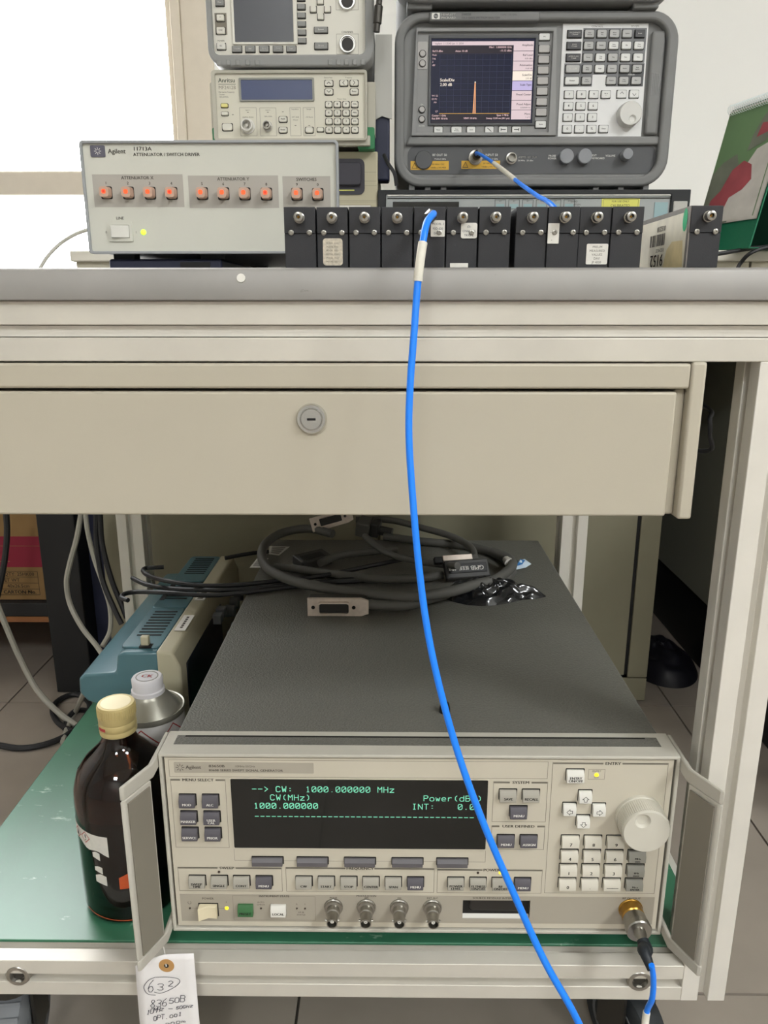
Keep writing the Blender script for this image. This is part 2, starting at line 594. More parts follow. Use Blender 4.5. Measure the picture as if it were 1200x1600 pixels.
tag(MB().box(RX0 - .12, RX0, RY0, RY1 + .18, 0, RH).build('wall_left', 'wall_side'), 'grey left wall', kind='structure')
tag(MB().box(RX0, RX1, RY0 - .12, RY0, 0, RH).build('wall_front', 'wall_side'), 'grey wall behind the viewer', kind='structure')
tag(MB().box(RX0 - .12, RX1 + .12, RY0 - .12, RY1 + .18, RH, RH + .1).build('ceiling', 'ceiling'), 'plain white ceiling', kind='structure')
win = MB()
win.box(WX0, WX0 + .05, RY1 + .02, RY1 + .1, WZ0, WZ1).box(WX1 - .012, WX1, RY1 - .005, RY1 + .1, WZ0, WZ1)
win.box(WX0, WX1, RY1 + .02, RY1 + .1, WZ0, WZ0 + .05).box(WX0, WX1, RY1 + .02, RY1 + .1, WZ1 - .05, WZ1)
wo = win.build('window_1', 'window_frame', bevel=.003)
tag(wo, 'bright overexposed window with cream frame', kind='structure')
MB().box(WX0 + .05, WX1 - .012, RY1 + .02, RY1 + .09, .949, 1.004).build('window_rail', 'window_frame', wo, bevel=.004)
tr = MB().box(WX1, WX1 + .022, RY1 - .012, RY1 + .001, WZ0 - .05, WZ1 + .05).box(WX1 + .022, WX1 + .092, RY1 - .006, RY1 + .001, WZ0 - .05, WZ1 + .05)
tag(tr.build('trim_1', 'window_frame', bevel=.002), 'cream window casing strip on the back wall', kind='structure')
for i, (lx, ly) in enumerate(LAMPS):
    lt = thing('ceiling_light', (lx, ly, RH - .03), ['square ceiling light panel nearest the bench at right', 'square ceiling light panel far behind the viewer by the right wall', 'added square fill light panel on the ceiling straight behind the viewer'][i], 'ceiling light', 'square ceiling light panels')
    MB().ring(rr(-.31, -.31, .31, .31, .01, 2), rr(-.285, -.285, .285, .285, .01, 2), 'z', -.008, .03).build('frame', 'lamp_frame', lt)
    MB().box(-.285, .285, -.285, .285, -.002, .006).build('diffuser', 'diffuser', lt)

# ================================================================== the cart
def section(w, g=.0086, d=.0085):
    h = w / 2
    e = g / 2
    side = [(-h, -h), (-e, -h), (-e, -h + d), (e, -h + d), (e, -h)]
    pts = []
    for k in range(4):
        c, s = [(1, 0), (0, 1), (-1, 0), (0, -1)][k]
        pts += [(x * c - y * s, x * s + y * c) for x, y in side]
    return pts
def prof(axis, c, a, b, w=.0384):
    m = MB()
    m.prism([(p[0] + c[0], p[1] + c[1]) for p in section(w)], axis, a, b)
    return m
cart = thing('workshop_cart', (-.06, .84, 0), 'aluminium profile cart with drawer and green lower shelf', 'cart')
cart.location = (0, 0, 0)
FD = .5395
XL, XR = -.411, .2534
PW = .0384
# table top with worn metal edge
tt = MB().prism([(FD - .0045, .7016), (FD - .0055, .7105), (FD - .0015, .7215), (FD + .001, .7229), (1.14, .7229), (1.14, .7016)], 'x', -.43, .302)
tt.build('tabletop', 'table_edge', cart, bevel=.0008, seg=2)
MB().cyl([(-0.1007,0.5358,0.7159)][0], (0, -1, .2), .0029, .0012, 14).build('white_spot', 'label_white', cart)
for nm, y0 in (('top_rail', FD), ('top_rail', 1.10)):
    prof('x', (y0 + .0202, .6812), -.43, .2917, .0404).build(nm, 'alu_worn', cart, bevel=.0006)
MB().box(-.43, .2917, FD + .005, FD + .012, .6775, .6849).build('groove_cover', 'alu', cart)
for x0 in (XL, XR):
    prof('y', (x0 + PW / 2, .6812), FD + .0404, 1.10, .0404).build('side_rail', 'alu', cart, bevel=.0005)
    prof('y', (x0 + PW / 2, .1302), FD + PW, 1.10, .0366).build('side_rail', 'alu', cart, bevel=.0005)
for x0 in (XL, XR):
    for y0 in (FD, 1.10):
        prof('z', (x0 + PW / 2, y0 + PW / 2), .1115, .661, PW).build('post', 'alu', cart, bevel=.0006)
for y0 in (FD, 1.10):
    prof('x', (y0 + .0183, .1302), XL + PW, XR, .0366).build('bottom_rail', 'alu_worn', cart, bevel=.0006)
sb = MB().box(-.425, XR + .03, .5605, 1.12, .1475, .1502)
sb.build('shelf_board', 'green_board', cart, bevel=.0006)
for bx in (-.3261, .2167):
    b = MB()
    b.lathe([(.0108, 0), (.0108, .004), (.0095, .0052), (.0068, .0052), (.0058, .002), (0, .002)], (bx, FD + .0046, .1318), (0, -1, 0), 24)
    bo = b.build('bolt', 'steel', cart)
    MB().lathe([(0, 0), (.0058, 0), (.0058, .0004), (0, .0004)], (bx, FD + .0025, .1318), (0, -1, 0), 6).build('hex_socket', 'dark_steel', bo)
# the drawer unit
hs = MB()
hs.box(-.405, .2062, FD - .001, .95, .6425, .6598)
hs.build('drawer_housing', 'drawer_paint', cart, bevel=.0018)
sp = MB().box(.2064, .2168, FD - .002, .95, .5488, .6610).box(.1985, .2062, FD + .006, .95, .5505, .6422)
sp.build('housing_side', 'drawer_paint', cart, bevel=.002)
MB().box(-.4160, -.4055, FD - .002, .95, .5488, .6610).box(-.4053, -.4002, FD + .006, .95, .5505, .6422).build('housing_side', 'drawer_paint', cart, bevel=.002)
dr = MB().box(-.40, .1985, FD, FD + .018, .5506, .6402).box(-.39, .19, FD + .018, .94, .556, .63)
dro = dr.build('drawer', 'drawer_paint', cart, bevel=.0016)
lk = MB().lathe([(.0108, -.001), (.0108, .0022), (.0098, .0036), (.0082, .0036), (.0076, .0028), (.0070, .0040), (0, .0040)], (-.0563, FD, .6215), (0, -1, 0), 32)
lko = lk.build('lock', 'chrome', dro)
MB().box(-.0592, -.0532, FD - .0043, FD - .0039, .6207, .6223).build('keyhole', 'black', dro)
# casters
def caster(x, y, ax, wheelmat, hubmat, ribs=False, r=.043):
    c = bpy.data.objects.new('caster', None)
    COL.objects.link(c)
    c.parent = cart
    a = Vector(ax).normalized()
    o = Vector((x, y, r + .001))
    w = .015
    MB().lathe([(.018, -w), (r - .008, -w), (r - .002, -w * .75), (r, -w * .3), (r, w * .3), (r - .002, w * .75), (r - .008, w), (.018, w)], o, a, 36).build('wheel', wheelmat, c)
    MB().lathe([(0, -w * .9), (.019, -w * .9), (.027, -w * 1.05), (.030, -w * .8), (.030, w * .8), (.027, w * 1.05), (.019, w * .9), (0, w * .9)], o, a, 30).build('hub', hubmat, c)
    t = Vector((-a.y, a.x, 0))
    f = MB()
    for s in (-1, 1):
        p = o + a * s * (w + .004)
        f.prism([(p.x + t.x * .016 + a.x * .0015, p.y + t.y * .016 + a.y * .0015), (p.x - t.x * .016 + a.x * .0015, p.y - t.y * .016 + a.y * .0015), (p.x - t.x * .016 - a.x * .0015, p.y - t.y * .016 - a.y * .0015), (p.x + t.x * .016 - a.x * .0015, p.y + t.y * .016 - a.y * .0015)], 'z', o.z - .008, .098)
    f.cyl((x, y, .094), (0, 0, 1), .026, .0175, 20)
    f.build('fork', 'dark_steel', c)
    if ribs:
        b = MB()
        for k in range(24):
            an = k * math.pi / 12
            d = t * math.cos(an) + Vector((0, 0, 1)) * math.sin(an)
            p = o + d * r
            b.tube([p - a * w * .8, p + a * w * .8], .0016, 5, smooth=False)
        b.build('tread_ribs', wheelmat, c)
caster(.2235, .583, (-.88, -.47, 0), 'rubber', 'caster_hub')
caster(-.350, .575, (1, .12, 0), 'caster_grey', 'caster_hub', True, .046)
caster(.2235, 1.10, (-.9, .4, 0), 'rubber', 'caster_hub')
caster(-.38, 1.10, (-.9, .4, 0), 'rubber', 'caster_hub')

# ================================================================== signal generator on the shelf
GX, GY, GZ = -.190, .553, .170
gen = thing('signal_generator', (GX, GY, GZ), 'wide grey swept signal generator with green display on the lower shelf', 'signal generator')
MB(MM).box(6, 419, 30, 594, 1, 173.5).build('cover', 'gen_cover', gen, bevel=.002)
fr = MB(MM)
fr.ring([(0, 0), (425, 0), (425, 175.5), (0, 175.5)], [(3, 3), (422, 3), (422, 172.6), (3, 172.6)], 'y', -2, 34)
fr.build('front_frame', 'gen_frame', gen, bevel=.0009)
ts = MB(MM).box(9, 414, 12.5, 26.5, 175.4, 175.65)
tso = ts.build('top_strip', 'gen_cover', gen)
MB(MM).box(16, 404, 24, 26, 175.6, 175.8).build('slot', 'slot', tso)
fp = MB(MM)
HX0, HX1, HZ0, HZ1 = 252.5, 310.5, 14.6, 33.2
fp.box(4.5, HX0, 0, 3, 4.5, 171.2).box(HX1, 420.5, 0, 3, 4.5, 171.2).box(HX0, HX1, 0, 3, 4.5, HZ0).box(HX0, HX1, 0, 3, HZ1, 171.2)
fp.build('front_panel', 'gen_panel', gen, smooth=False)
MB(MM).box(2.8, 422.2, 2.5, 3.5, 2.8, 172.8).build('panel_gap', 'slot', gen).location = (0, .001, 0)
st = MB(MM)
for a, b, c, d in ((8, HX0, 9.4, 37.6), (HX1, 417, 9.4, 37.6), (HX0, HX1, 9.4, HZ0), (HX0, HX1, HZ1, 37.6)):
    st.box(a, b, -.15, .2, c, d)
st.build('connector_strip', 'gen_strip', gen, smooth=False)
po = MB(MM)
po.box(HX0, HX1, 12.2, 12.8, HZ0, HZ1).box(HX0 - .6, HX0, 0, 12.5, HZ0, HZ1).box(HX1, HX1 + .6, 0, 12.5, HZ0, HZ1).box(HX0, HX1, 0, 12.5, HZ0 - .6, HZ0).box(HX0, HX1, 0, 12.5, HZ1, HZ1 + .6)
poo = po.build('interface_recess', 'gen_panel', gen, smooth=False)
ds = MB(MM).prism([(261, 20.5), (302, 20.5), (304.5, 23), (304.5, 32), (258.5, 32), (258.5, 23)], 'y', 2.0, 12.3)
ds.build('interface_socket', 'dsub', gen, bevel=.0008)
MB(MM).prism([(-.3, HZ0 - .2), (11, 20.2), (11, HZ0 - .2)], 'x', HX0 + .1, HX1 - .1).build('interface_ledge', 'key_white', poo)
for x in (255.8, 307.2):
    MB(MM).cyl((x, 12.2, 25), (0, -1, 0), 2.3, 4, 12).build('jack_screw', 'steel', poo)
dw = MB(MM).prism(rr(57.6, 84.8, 270.2, 152.2, 1.2, 3), 'y', -.4, .1)
dwo = dw.build('display_window', 'glass_black', gen)
MB(MM).ring(rr(56.8, 84, 271, 153, 1.6, 3), rr(57.8, 85, 270, 152, 1.1, 3), 'y', -.9, 0).build('display_rim', 'gen_panel', dwo)
ph = MB(MM)
Y = -.5
def crt(s, x, z, b=0): ph.strokes(s, x, z, 3.3, 5.0, 4.95, .62 + b, Y)
crt('-->', 75.5, 139.8); crt('CW:', 95.3, 139.8, .1); crt('1000.000000 MHz', 120.0, 139.8)
crt('CW(MHz)', 90.3, 131.9); crt('1000.000000', 76.4, 123.9, .08)
crt('Power(dBm)', 217.5, 131.9); crt('INT:', 208.0, 123.9); crt('0.00', 246.0, 123.9)
for k in range(39):
    ph.fill(76.5 + k * 4.72, 115.8, 76.5 + k * 4.72 + 3.4, 116.5, Y)
tag(ph.build('display_text', 'phosphor', dwo, smooth=False, recalc=False), kind='stuff')
slots = MB(MM)
pr = Print()
def gkey(x, z, txt, m, w=13.2, h=10.4, ink=None, p=4.6, name='key', th=2.25):
    key(gen, x, z, x + w, z + h, p, m, name, slot=slots)
    if not txt: return
    ink = ink or ('ink_white' if m in ('key_dark',) else 'ink_black')
    rows = txt.split('\n')
    for i, t in enumerate(rows):
        zz = z + (2.3 if len(rows) == 1 else 3.6 - 2.5 * i)
        pr[ink].text(t, x + w / 2, zz, th, -p - .06, bold=.3)
for x, z, t in ((14.6,126.2,'MOD'),(33.8,126.2,'ALC'),(14.7,110.1,'MARKER'),(34,110.1,'USER\nCAL'),(14.7,94.2,'SERVICE'),(34,94.2,'PRIOR')):
    gkey(x, z, t, 'key_dark')
for x in (72.4, 110.6, 150.9, 191.2, 229.2):
    key(gen, x, 69, x + 26, 75.8, 4, 'softkey', 'softkey', slot=slots)
for x, t, m in ((17.5,'SWEEP\nTIME','key_grey'),(36.5,'SINGLE','key_grey'),(55.6,'CONT','key_grey'),(74.9,'MENU','key_dark'),(109,'CW','key_grey'),(128.2,'START','key_grey'),(147.4,'STOP','key_grey'),(166.4,'CENTER','key_grey'),(185.5,'SPAN','key_grey'),(204.4,'MENU','key_dark'),(238.8,'POWER\nLEVEL','key_grey'),(257.8,'FLTNESS\nON/OFF','key_grey'),(276.7,'RF\nON/OFF','key_grey'),(295.8,'MENU','key_dark')):
    gkey(x, 46.6, t, m, 13.6, 10)
gkey(58, 17.8, 'PRESET', 'key_green', ink='ink_black'); gkey(86.4, 17.6, 'LOCAL', 'key_white')
gkey(279.6, 133.6, 'SAVE', 'key_grey', 13.8, 9.6); gkey(298.5, 133.6, 'RECALL', 'key_grey', 13.8, 9.6); gkey(288.8, 117.6, 'MENU', 'key_dark', 14, 9.8)
gkey(279.5, 89.7, 'MENU', 'key_dark', 14, 9.7); gkey(298.6, 89.7, 'ASSIGN', 'key_dark', 14, 9.7)
gkey(333.4, 152.2, 'ENTRY\nON/OFF', 'key_white', 14.2, 10.2)
def arrow(x, z, ang, r=2.6):
    pts = [(0, r), (r, 0), (r * .45, 0), (r * .45, -r * .8), (-r * .45, -r * .8), (-r * .45, 0), (-r, 0), (0, r)]
    c, s = math.cos(ang), math.sin(ang)
    pr['ink_black'].ribbon([(x + a * c - b * s, z + a * s + b * c) for a, b in pts], .42, -4.66)
for x, z, a in ((344.7,133,0),(332.5,121,math.pi/2),(356.8,120.6,-math.pi/2),(344.5,109.2,math.pi)):
    gkey(x, z, '', 'key_white', 10.6, 9.9)
    arrow(x + 5.3, z + 3.9, a)
pad = [['7','8','9','GHz\ndB(m)'],['4','5','6','MHz\nusec'],['1','2','3','kHz\nmsec'],['0','.','-','Hz s\nENTER']]
for r, row in enumerate(pad):
    for c, t in enumerate(row):
        gkey([333.3,352.2,371.1,390.1][c], 89.6 - 14.15 * r, t, 'key_light' if c < 3 else 'key_mid', 14.4, 9.8, th=3.0 if c < 3 else 1.8)
pr['ink_black'].fill(373.5, 50.1, 383.5, 50.5, -4.66)
# knob with finger dimple
kn = MB(MM)
kn.lathe([(20, 0), (20, 3), (19.4, 3.6), (19.4, 19), (18.4, 20.6)], (396.4, 0, 118.5), (0, -1, 0), 56)
kno = kn.build('tuning_knob', 'knob', gen)
kf = MB(MM)
N = 40
cx, cz, dx, dz, dr_ = 396.4, 118.5, 392.4, 128.7, 6.4
ov = [(cx + 18.4 * math.cos(2*math.pi*i/N), -20.6, cz + 18.4 * math.sin(2*math.pi*i/N)) for i in range(N)]
iv = [(dx + dr_ * math.cos(2*math.pi*i/N), -20.6, dz + dr_ * math.sin(2*math.pi*i/N)) for i in range(N)]
i2 = [(dx + dr_ * .7 * math.cos(2*math.pi*i/N), -18.4, dz + dr_ * .7 * math.sin(2*math.pi*i/N)) for i in range(N)]
kf.add(ov + iv + i2 + [(dx, -17.6, dz)], [(i, (i+1) % N, N + (i+1) % N, N + i) for i in range(N)] + [(N + i, N + (i+1) % N, 2*N + (i+1) % N, 2*N + i) for i in range(N)] + [(2*N + i, 2*N + (i+1) % N, 3*N) for i in range(N)])
kf.build('knob_face', 'knob', kno)
kr = MB(MM)
for i in range(72):
    a = 2 * math.pi * i / 72
    x, z = cx + 19.4 * math.cos(a), cz + 19.4 * math.sin(a)
    kr.prism([(x - .3, z - .3), (x + .3, z - .3), (x + .3, z + .3), (x - .3, z + .3)], 'y', -18.5, -4)
tag(kr.build('knurling', 'knob', kno), kind='stuff')
# power rocker and lamps
rk = MB(MM).prism([(0, 14.6), (-7.5, 14.6), (-4.8, 21), (-6.5, 27.8), (0, 27.8)], 'x', 0, 15.4)
rk.f = rk.f
rko = MB(MM).prism([(0, 0), (15.6, 0), (15.6, -4.2), (8.2, -3.4), (.2, -7.6)], 'z', 15.2, 27.6).build('power_switch', 'rocker', gen, bevel=.0005, loc=(.0243, 0, 0))
slots.fill(23.4, 14.6, 40.8, 28.4, -.17)
def led(x, z, m, r=1.4, parent=gen, y=0):
    MB(MM).lathe([(r, 0), (r, .5), (r * .6, 1.1), (0, 1.3)], (x, y, z), (0, -1, 0), 12).build('indicator_lamp', m, parent)
led(48, 23.2, 'led_yellow', 1.7); led(15.9, 22.9, 'led_off', .9); led(77.8, 23.3, 'led_off', .9); led(108.9, 23.5, 'led_off', .8); led(116, 23.5, 'led_off', .8)
led(43.3, 60.4, 'led_off', 1.1); led(264.5, 61.5, 'led_off', 1.1); led(283.5, 61.6, 'led_yellow', 1.4); led(358.4, 157.3, 'led_yellow', 1.8)
# BNC sockets
for x in (140.8, 169.2, 197.6, 226.2):
    b = MB(MM)
    b.lathe([(8.2, 0), (8.2, 1.2), (7.4, 1.8), (7.4, 3.8), (5.6, 4.2), (5.6, 9.5), (4.7, 10), (4.7, 19.5), (3.9, 19.5), (3.9, 11.5), (0, 11.5)], (x, 0, 25.6), (0, -1, 0), 28)
    bo = b.build('coax_socket', 'steel', gen)
    MB(MM).cyl((x - 6, -15.5, 25.6), (1, 0, 0), 1.0, 12, 10).build('bayonet_pin', 'steel', bo)
    MB(MM).lathe([(1.6, 0), (1.6, 6.5), (.6, 6.5), (.6, 5), (0, 5)], (x, -11, 25.6), (0, -1, 0), 12).build('contact', 'label_white', bo)
rfo = MB(MM).lathe([(10.4, 0), (10.4, .8), (9.6, 1.4), (9.6, 9), (8.6, 10), (8.6, 10.4), (0, 10.4)], (397.1, 0, 25.5), (0, -1, 0), 36).build('rf_output_connector', 'gold', gen)
# print on the panel
I, G_ = 'ink', 'line_grey'
pl = MB(MM).prism(rr(12, 157.0, 126.8, 166.9, .8, 2), 'y', -.2, 0).build('badge_plate', 'badge', gen)
pr['line_grey'].outline(7.6, 153.2, 318.5, 169.2, .35, -.1)
for k in range(8):
    a = math.pi * k / 4
    pr['badge_text'].ribbon([(17 + 1.5 * math.cos(a), 162 + 1.5 * math.sin(a)), (17 + 3.4 * math.cos(a), 162 + 3.4 * math.sin(a))], .55, -.26)
pr['badge_text'].text('Agilent', 21.5, 160.9, 3.1, -.26, 'l', bold=.25)
pr['badge_text'].text('83650B', 40.5, 162.4, 2.4, -.26, 'l', bold=.3, wx=1.25)
pr['badge_text'].text('10MHz-50GHz', 62, 162.4, 1.9, -.26, 'l')
pr['badge_text'].text('8360B SERIES SWEPT SIGNAL GENERATOR', 40.5, 158.6, 2.0, -.26, 'l', bold=.2, wx=1.13)
def group(x0, z0, x1, z1, t, bars=True, tx=None):
    tx = tx or (x0 + x1) / 2
    half = len(t) * 1.15 + 2
    pr['line_grey'].outline(x0, z0, x1, z1, .4, -.1, gap=(tx - half, tx + half))
    if bars:
        pr['line_grey'].fill(x0 + .5, z1 - 1.6, tx - half, z1, -.1)
        pr['line_grey'].fill(tx + half, z1 - 1.6, x1 - .5, z1, -.1)
    pr['ink'].text(t, tx, z1 - 1.9, 2.5, -.1, bold=.28, wx=1.15)
group(8, 84.7, 53.6, 151, 'MENU SELECT'); group(8, 40.8, 97.2, 65, 'SWEEP', tx=50); group(100.4, 40.8, 227.4, 65.5, 'FREQUENCY'); group(229.8, 40.6, 319.4, 64.8, 'POWER', tx=276)
group(274.4, 112, 319.2, 150.4, 'SYSTEM'); group(274.4, 84.9, 319.2, 108.4, 'USER DEFINED'); group(322, 41.2, 416.2, 168.6, 'ENTRY', tx=371)
pr['line_grey'].outline(57.2, 72, 270.4, 84.6, .3, -.1)
pr['line_grey'].outline(53.5, 10.9, 125.1, 36.2, .3, -.2)
pr['line_grey'].outline(351.6, 153, 365.2, 162.5, .3, -.1)
pr['ink'].text('ENTRY', 358.4, 160, 1.6, -.12); pr['ink'].text('ON', 358.4, 154, 1.6, -.12)
pr['ink'].text('POWER', 32, 32, 2.0, -.2, bold=.1); pr['ink'].text('I', 47.8, 28.5, 1.8, -.2); pr['ink'].fill(17.2, 22.7, 23.4, 22.9, -.2); pr['ink'].fill(41, 22.7, 46, 22.9, -.2)
pr['ink'].ribbon([(15.9 + 1.4 * math.cos(a * .5), 28.6 + 1.4 * math.sin(a * .5)) for a in range(-8, 3)], .3, -.2)
pr['ink'].text('INSTRUMENT STATE', 89.5, 34.9, 2.0, -.22, bold=.1); pr['ink'].text('AUTO', 77.8, 28.8, 1.5, -.2); pr['ink'].text('CHECK', 77.8, 26.4, 1.5, -.2)
pr['ink'].text('R', 108.9, 27, 1.5, -.2); pr['ink'].text('S', 116, 27, 1.5, -.2); pr['ink'].text('HP-IB', 112.4, 18.6, 1.5, -.2); pr['ink'].text('STATUS', 112.4, 16, 1.5, -.2)
pr['ink'].text('MODULATION', 169.2, 36, 1.8, -.2, bold=.1)
for x, t in ((140.8, 'PULSE'), (169.2, 'AM'), (197.6, 'FM'), (226.2, 'EXT ALC')):
    pr['ink'].text(t, x, 34.3 if x > 200 else 33.9, 1.7, -.2, bold=.1)
pr['ink'].text('SOURCE MODULE INTERFACE', 281, 34.6, 1.9, -.2, bold=.1, wx=1.1); pr['ink'].text('RF OUTPUT', 397.1, 35.4, 1.9, -.2, bold=.1, wx=1.1)
pr.build(gen)
tag(slots.build('key_slots', 'slot', gen, smooth=False), kind='stuff')
# carrying handles
for s in (-1, 1):
    path = [(213, 34), (213, -14), (226.5, -44.5)] if s < 0 else [(213, 34), (213, -16), (227, -44.5)]
    th = 3.6
    def off(d):
        (x0, y0), (x1, y1), (x2, y2) = path
        return [(x0 + d, y0), (x1 + d, y1 - d * .2), (x2 + d * .9, y2 - d * .4)]
    A, B = off(0), off(th)
    def P(p): return (212.5 + s * p[0], p[1])
    h = MB(MM)
    side = [P(p) for p in A] + [P(p) for p in reversed(B)]
    top_bar = side
    h.prism(top_bar, 'z', 162, 174.5)
    h.prism(top_bar, 'z', .5, 11)
    front = [P((214.2, -17)), P(A[2]), P(B[2]), P((214.2 + th * .9, -17 - th * .2))]
    h.prism(front, 'z', 11, 162)
    back = [P((213, 34)), P((213, 14)), P((213 + th, 14)), P((213 + th, 34))]
    h.prism(back, 'z', 11, 162)
    ho = h.build('handle', 'handle', gen, bevel=.0012)
    ginset = [P((215.2, -20)), P((225.2, -42.2)), P((224.2, -42.7)), P((214.2, -20.5))]
    MB(MM).prism(ginset, 'z', 14, 158).build('grip_inlay', 'grip', ho)
for x in (30, 395):
    for y in (30, 540):
        MB(MM).lathe([(0, 0), (11, 0), (12.5, 19.8), (0, 19.8)], (x, y, -19.8), (0, 0, 1), 18).build('foot', 'rubber', gen)
MB(MM).lathe([(5, 0), (5, 4), (3.6, 9), (0, 9.6)], (238.6, 71, 173.5), (0, 0, 1), 16).build('top_stud', 'black', gen)
# ================================================================== bench behind the cart
bench = thing('lab_bench', (0, 0, 0), 'cream lab bench with steel cupboard behind the cart', 'bench')
MB().box(-.46, 1.25, 1.15, 1.94, .757, .772).build('worktop', 'bench_white', bench, bevel=.002)
for x0, x1 in ((-.455, -.0), (.003, .51), (.513, 1.24)):
    MB().box(x0, x1, 1.158, 1.18, .655, .757).build('apron_panel', 'bench_front', bench, bevel=.001)
cbx = [(-.50, .46)]
MB().box(-.50, .46, 1.272, 1.85, .004, .6545).build('cupboard_body', 'cabinet', bench, bevel=.001)
MB().box(.425, .46, 1.262, 1.272, .05, .6545).build('stile', 'cabinet', bench, bevel=.001)
MB().box(-.50, -.47, 1.262, 1.272, .05, .6545).build('stile', 'cabinet', bench, bevel=.001)
MB().box(-.50, .46, 1.262, 1.272, .004, .048).build('base_block', 'cabinet', bench, bevel=.001)
for x0, x1 in ((-.465, -.024), (-.019, .419)):
    MB().box(x0, x1, 1.263, 1.271, .054, .652).build('cupboard_door', 'cabinet', bench, bevel=.001)
MB().box(.4185, .4255, 1.2655, 1.2715, .048, .6545).box(-.465, .4255, 1.2655, 1.2715, .0478, .0542).build('door_gap_shade', 'black', bench)  # black strips painting in the shade inside the door gaps
for x in (-.44, 1.19):
    MB().box(x, x + .04, 1.86, 1.90, 0.002, .757).build('bench_leg', 'alu', bench)
MB().box(1.19, 1.23, 1.2, 1.24, 0.002, .757).build('bench_leg', 'alu', bench)
BZ = .772

# ================================================================== attenuator switch driver
SX, SY, SZ = -.258, .69, .741
sw = thing('switch_driver', (SX, SY, SZ), 'cream attenuator switch driver with ten glowing square buttons', 'test instrument')
MB(MM).box(3, 192, 3, 300, 1, 86).build('case', 'sw_edge', sw, bevel=.002)
MB(MM).ring(rr(0, -.6, 213.5, 88, 3, 3), rr(2.2, 1.6, 211.3, 85.8, 2, 3), 'y', -3, 4).build('bezel', 'sw_edge', sw, bevel=.0005)
MB(MM).prism(rr(2, 1.4, 211.5, 86, 1, 2), 'y', -.6, 3.5).build('front_panel', 'sw_face', sw)
pr = Print()
for x0, z0, x1, z1 in ((7.8, 36.8, 83.5, 62.3), (87.8, 36, 163, 61.3), (166.6, 35.5, 206.4, 60.7)):
    pr['sw_panel'].fill(x0, z0, x1, z1, -.7)
Y = -.78
for x, z, t in ((45.5, 58.4, 'ATTENUATOR X'), (125.5, 57.4, 'ATTENUATOR Y'), (186.5, 57, 'SWITCHES')):
    pr['ink'].text(t, x, z, 2.5, Y, bold=.12)
bx = [18.9, 37.2, 55.4, 73.6, 99.2, 117, 134.8, 152.9, 178.4, 195.8]
for i, x in enumerate(bx):
    z = 43.6 - (x - 18.9) * .0085
    pr['ink'].text('1234567890'[i], x, z + 11, 2.2, Y, bold=.12)
    pr['slot'].poly(rr(x - 4.8, z - .6, x + 4.8, z + 9.4, 1.2, 3), Y)
    k = key(sw, x - 4.3, z, x + 4.3, z + 9, 7.5, 'sw_button', 'push_button', style='round', y=-.6)
    hot = i in (0, 3, 7)
    MB(MM).prism(rr(x - 1.7, z + 3.0, x + 1.7, z + 6.4, 1.2, 4), 'y', -8.4, -8.0).build('lit_window', 'led_red', k).location = (-(x - 4.3) * MM, 0.0006, -z * MM)
    if hot:
        MB(MM).prism(circ(x, z + 4.7, .9, 12), 'y', -8.5, -8.0).build('hot_spot', 'led_red_hot', k).location = (-(x - 4.3) * MM, 0.0006, -z * MM)
sq = MB(MM).prism(rr(8.6, 75.6, 20.6, 84.4, .8, 2), 'y', -1.4, -.5).build('logo_plate', 'sw_logo', sw)
for k in range(8):
    a = math.pi * k / 4
    pr['ink_white'].ribbon([(14.6 + 1.2 * math.cos(a), 80 + 1.2 * math.sin(a)), (14.6 + 2.8 * math.cos(a), 80 + 2.8 * math.sin(a))], .4, -1.46)
pr['ink'].text('Agilent', 22.8, 78.3, 3.6, Y, 'l', bold=.2)
pr['ink'].text('11713A', 43.6, 80.4, 3.0, Y, 'l', bold=.2, wx=1.15); pr['ink'].text('ATTENUATOR / SWITCH DRIVER', 43.6, 76.2, 2.6, Y, 'l', bold=.15)
pr['ink'].text('LINE', 28.2, 27, 2.3, Y, bold=.1); pr['ink'].text('0', 15.6, 16, 1.8, Y); pr['ink'].text('1', 41, 16, 1.8, Y)
pr.build(sw)
pl = MB(MM).ring(rr(17.6, 9.4, 38.4, 25.2, .8, 2), rr(20.4, 12, 35.8, 22.6, .5, 2), 'y', -2, 0).build('switch_frame', 'sw_face', sw)
MB(MM).prism([(20.6, 0), (35.6, 0), (35.6, -2.0), (21.5, -5.2), (20.6, -4.8)], 'z', 12.4, 22.2).build('line_switch', 'key_white', sw, bevel=.0004)
led(47.2, 16.9, 'led_green', 2.3, sw, -.6)
for x, zb in ((24, -4), (100, -4), (184, -17.8)):
    for y in (22, 270):
        MB(MM).box(x - 9, x + 9, y - 8, y + 8, zb, 1).build('foot', 'rubber', sw)
# flat dark tray under the switch driver
tray = thing('flat_case', (-.245, .70, .7231), 'flat dark navy case lying under the cream switch driver', 'case')
MB().box(.0, .098, -.004, .29, 0, .0136).build('case_body', 'navy', tray, bevel=.002)
MB().box(.062, .088, -.0048, -.004, .004, .011).build('dark_clip', 'black', tray)

# ================================================================== twelve attenuator boxes on the table edge
TZ = .7230
ex = [445.4, 495.4, 544.7, 595, 645.8, 695.8, 745.1, 802, 851.9, 900.8, 951.5]
mx = [-.0735 + .02205 * i for i in range(7)] + [.0838 + .02155 * i for i in range(4)] + [.1995]
mlab = ['black attenuator box, leftmost of the row on the table edge', 'black attenuator box with a tall foil label, second of the row', 'plain black attenuator box right of the foil-labelled one', 'plain black attenuator box left of the box with the blue cable', 'black attenuator box with the blue cable screwed into it', 'black attenuator box with torn white sticker and white strip at its foot', 'plain black attenuator box left of the gap in the row', 'plain black attenuator box right of the gap in the row', 'black attenuator box with small blank white sticker on its left edge', 'black attenuator box with printed white sticker near its foot', 'plain black attenuator box beside the cream-labelled one', 'black attenuator box with cream barcode label and green dot, standing apart at right']
ML, MH = .104, .0396
mw = .0214
mod0 = {}
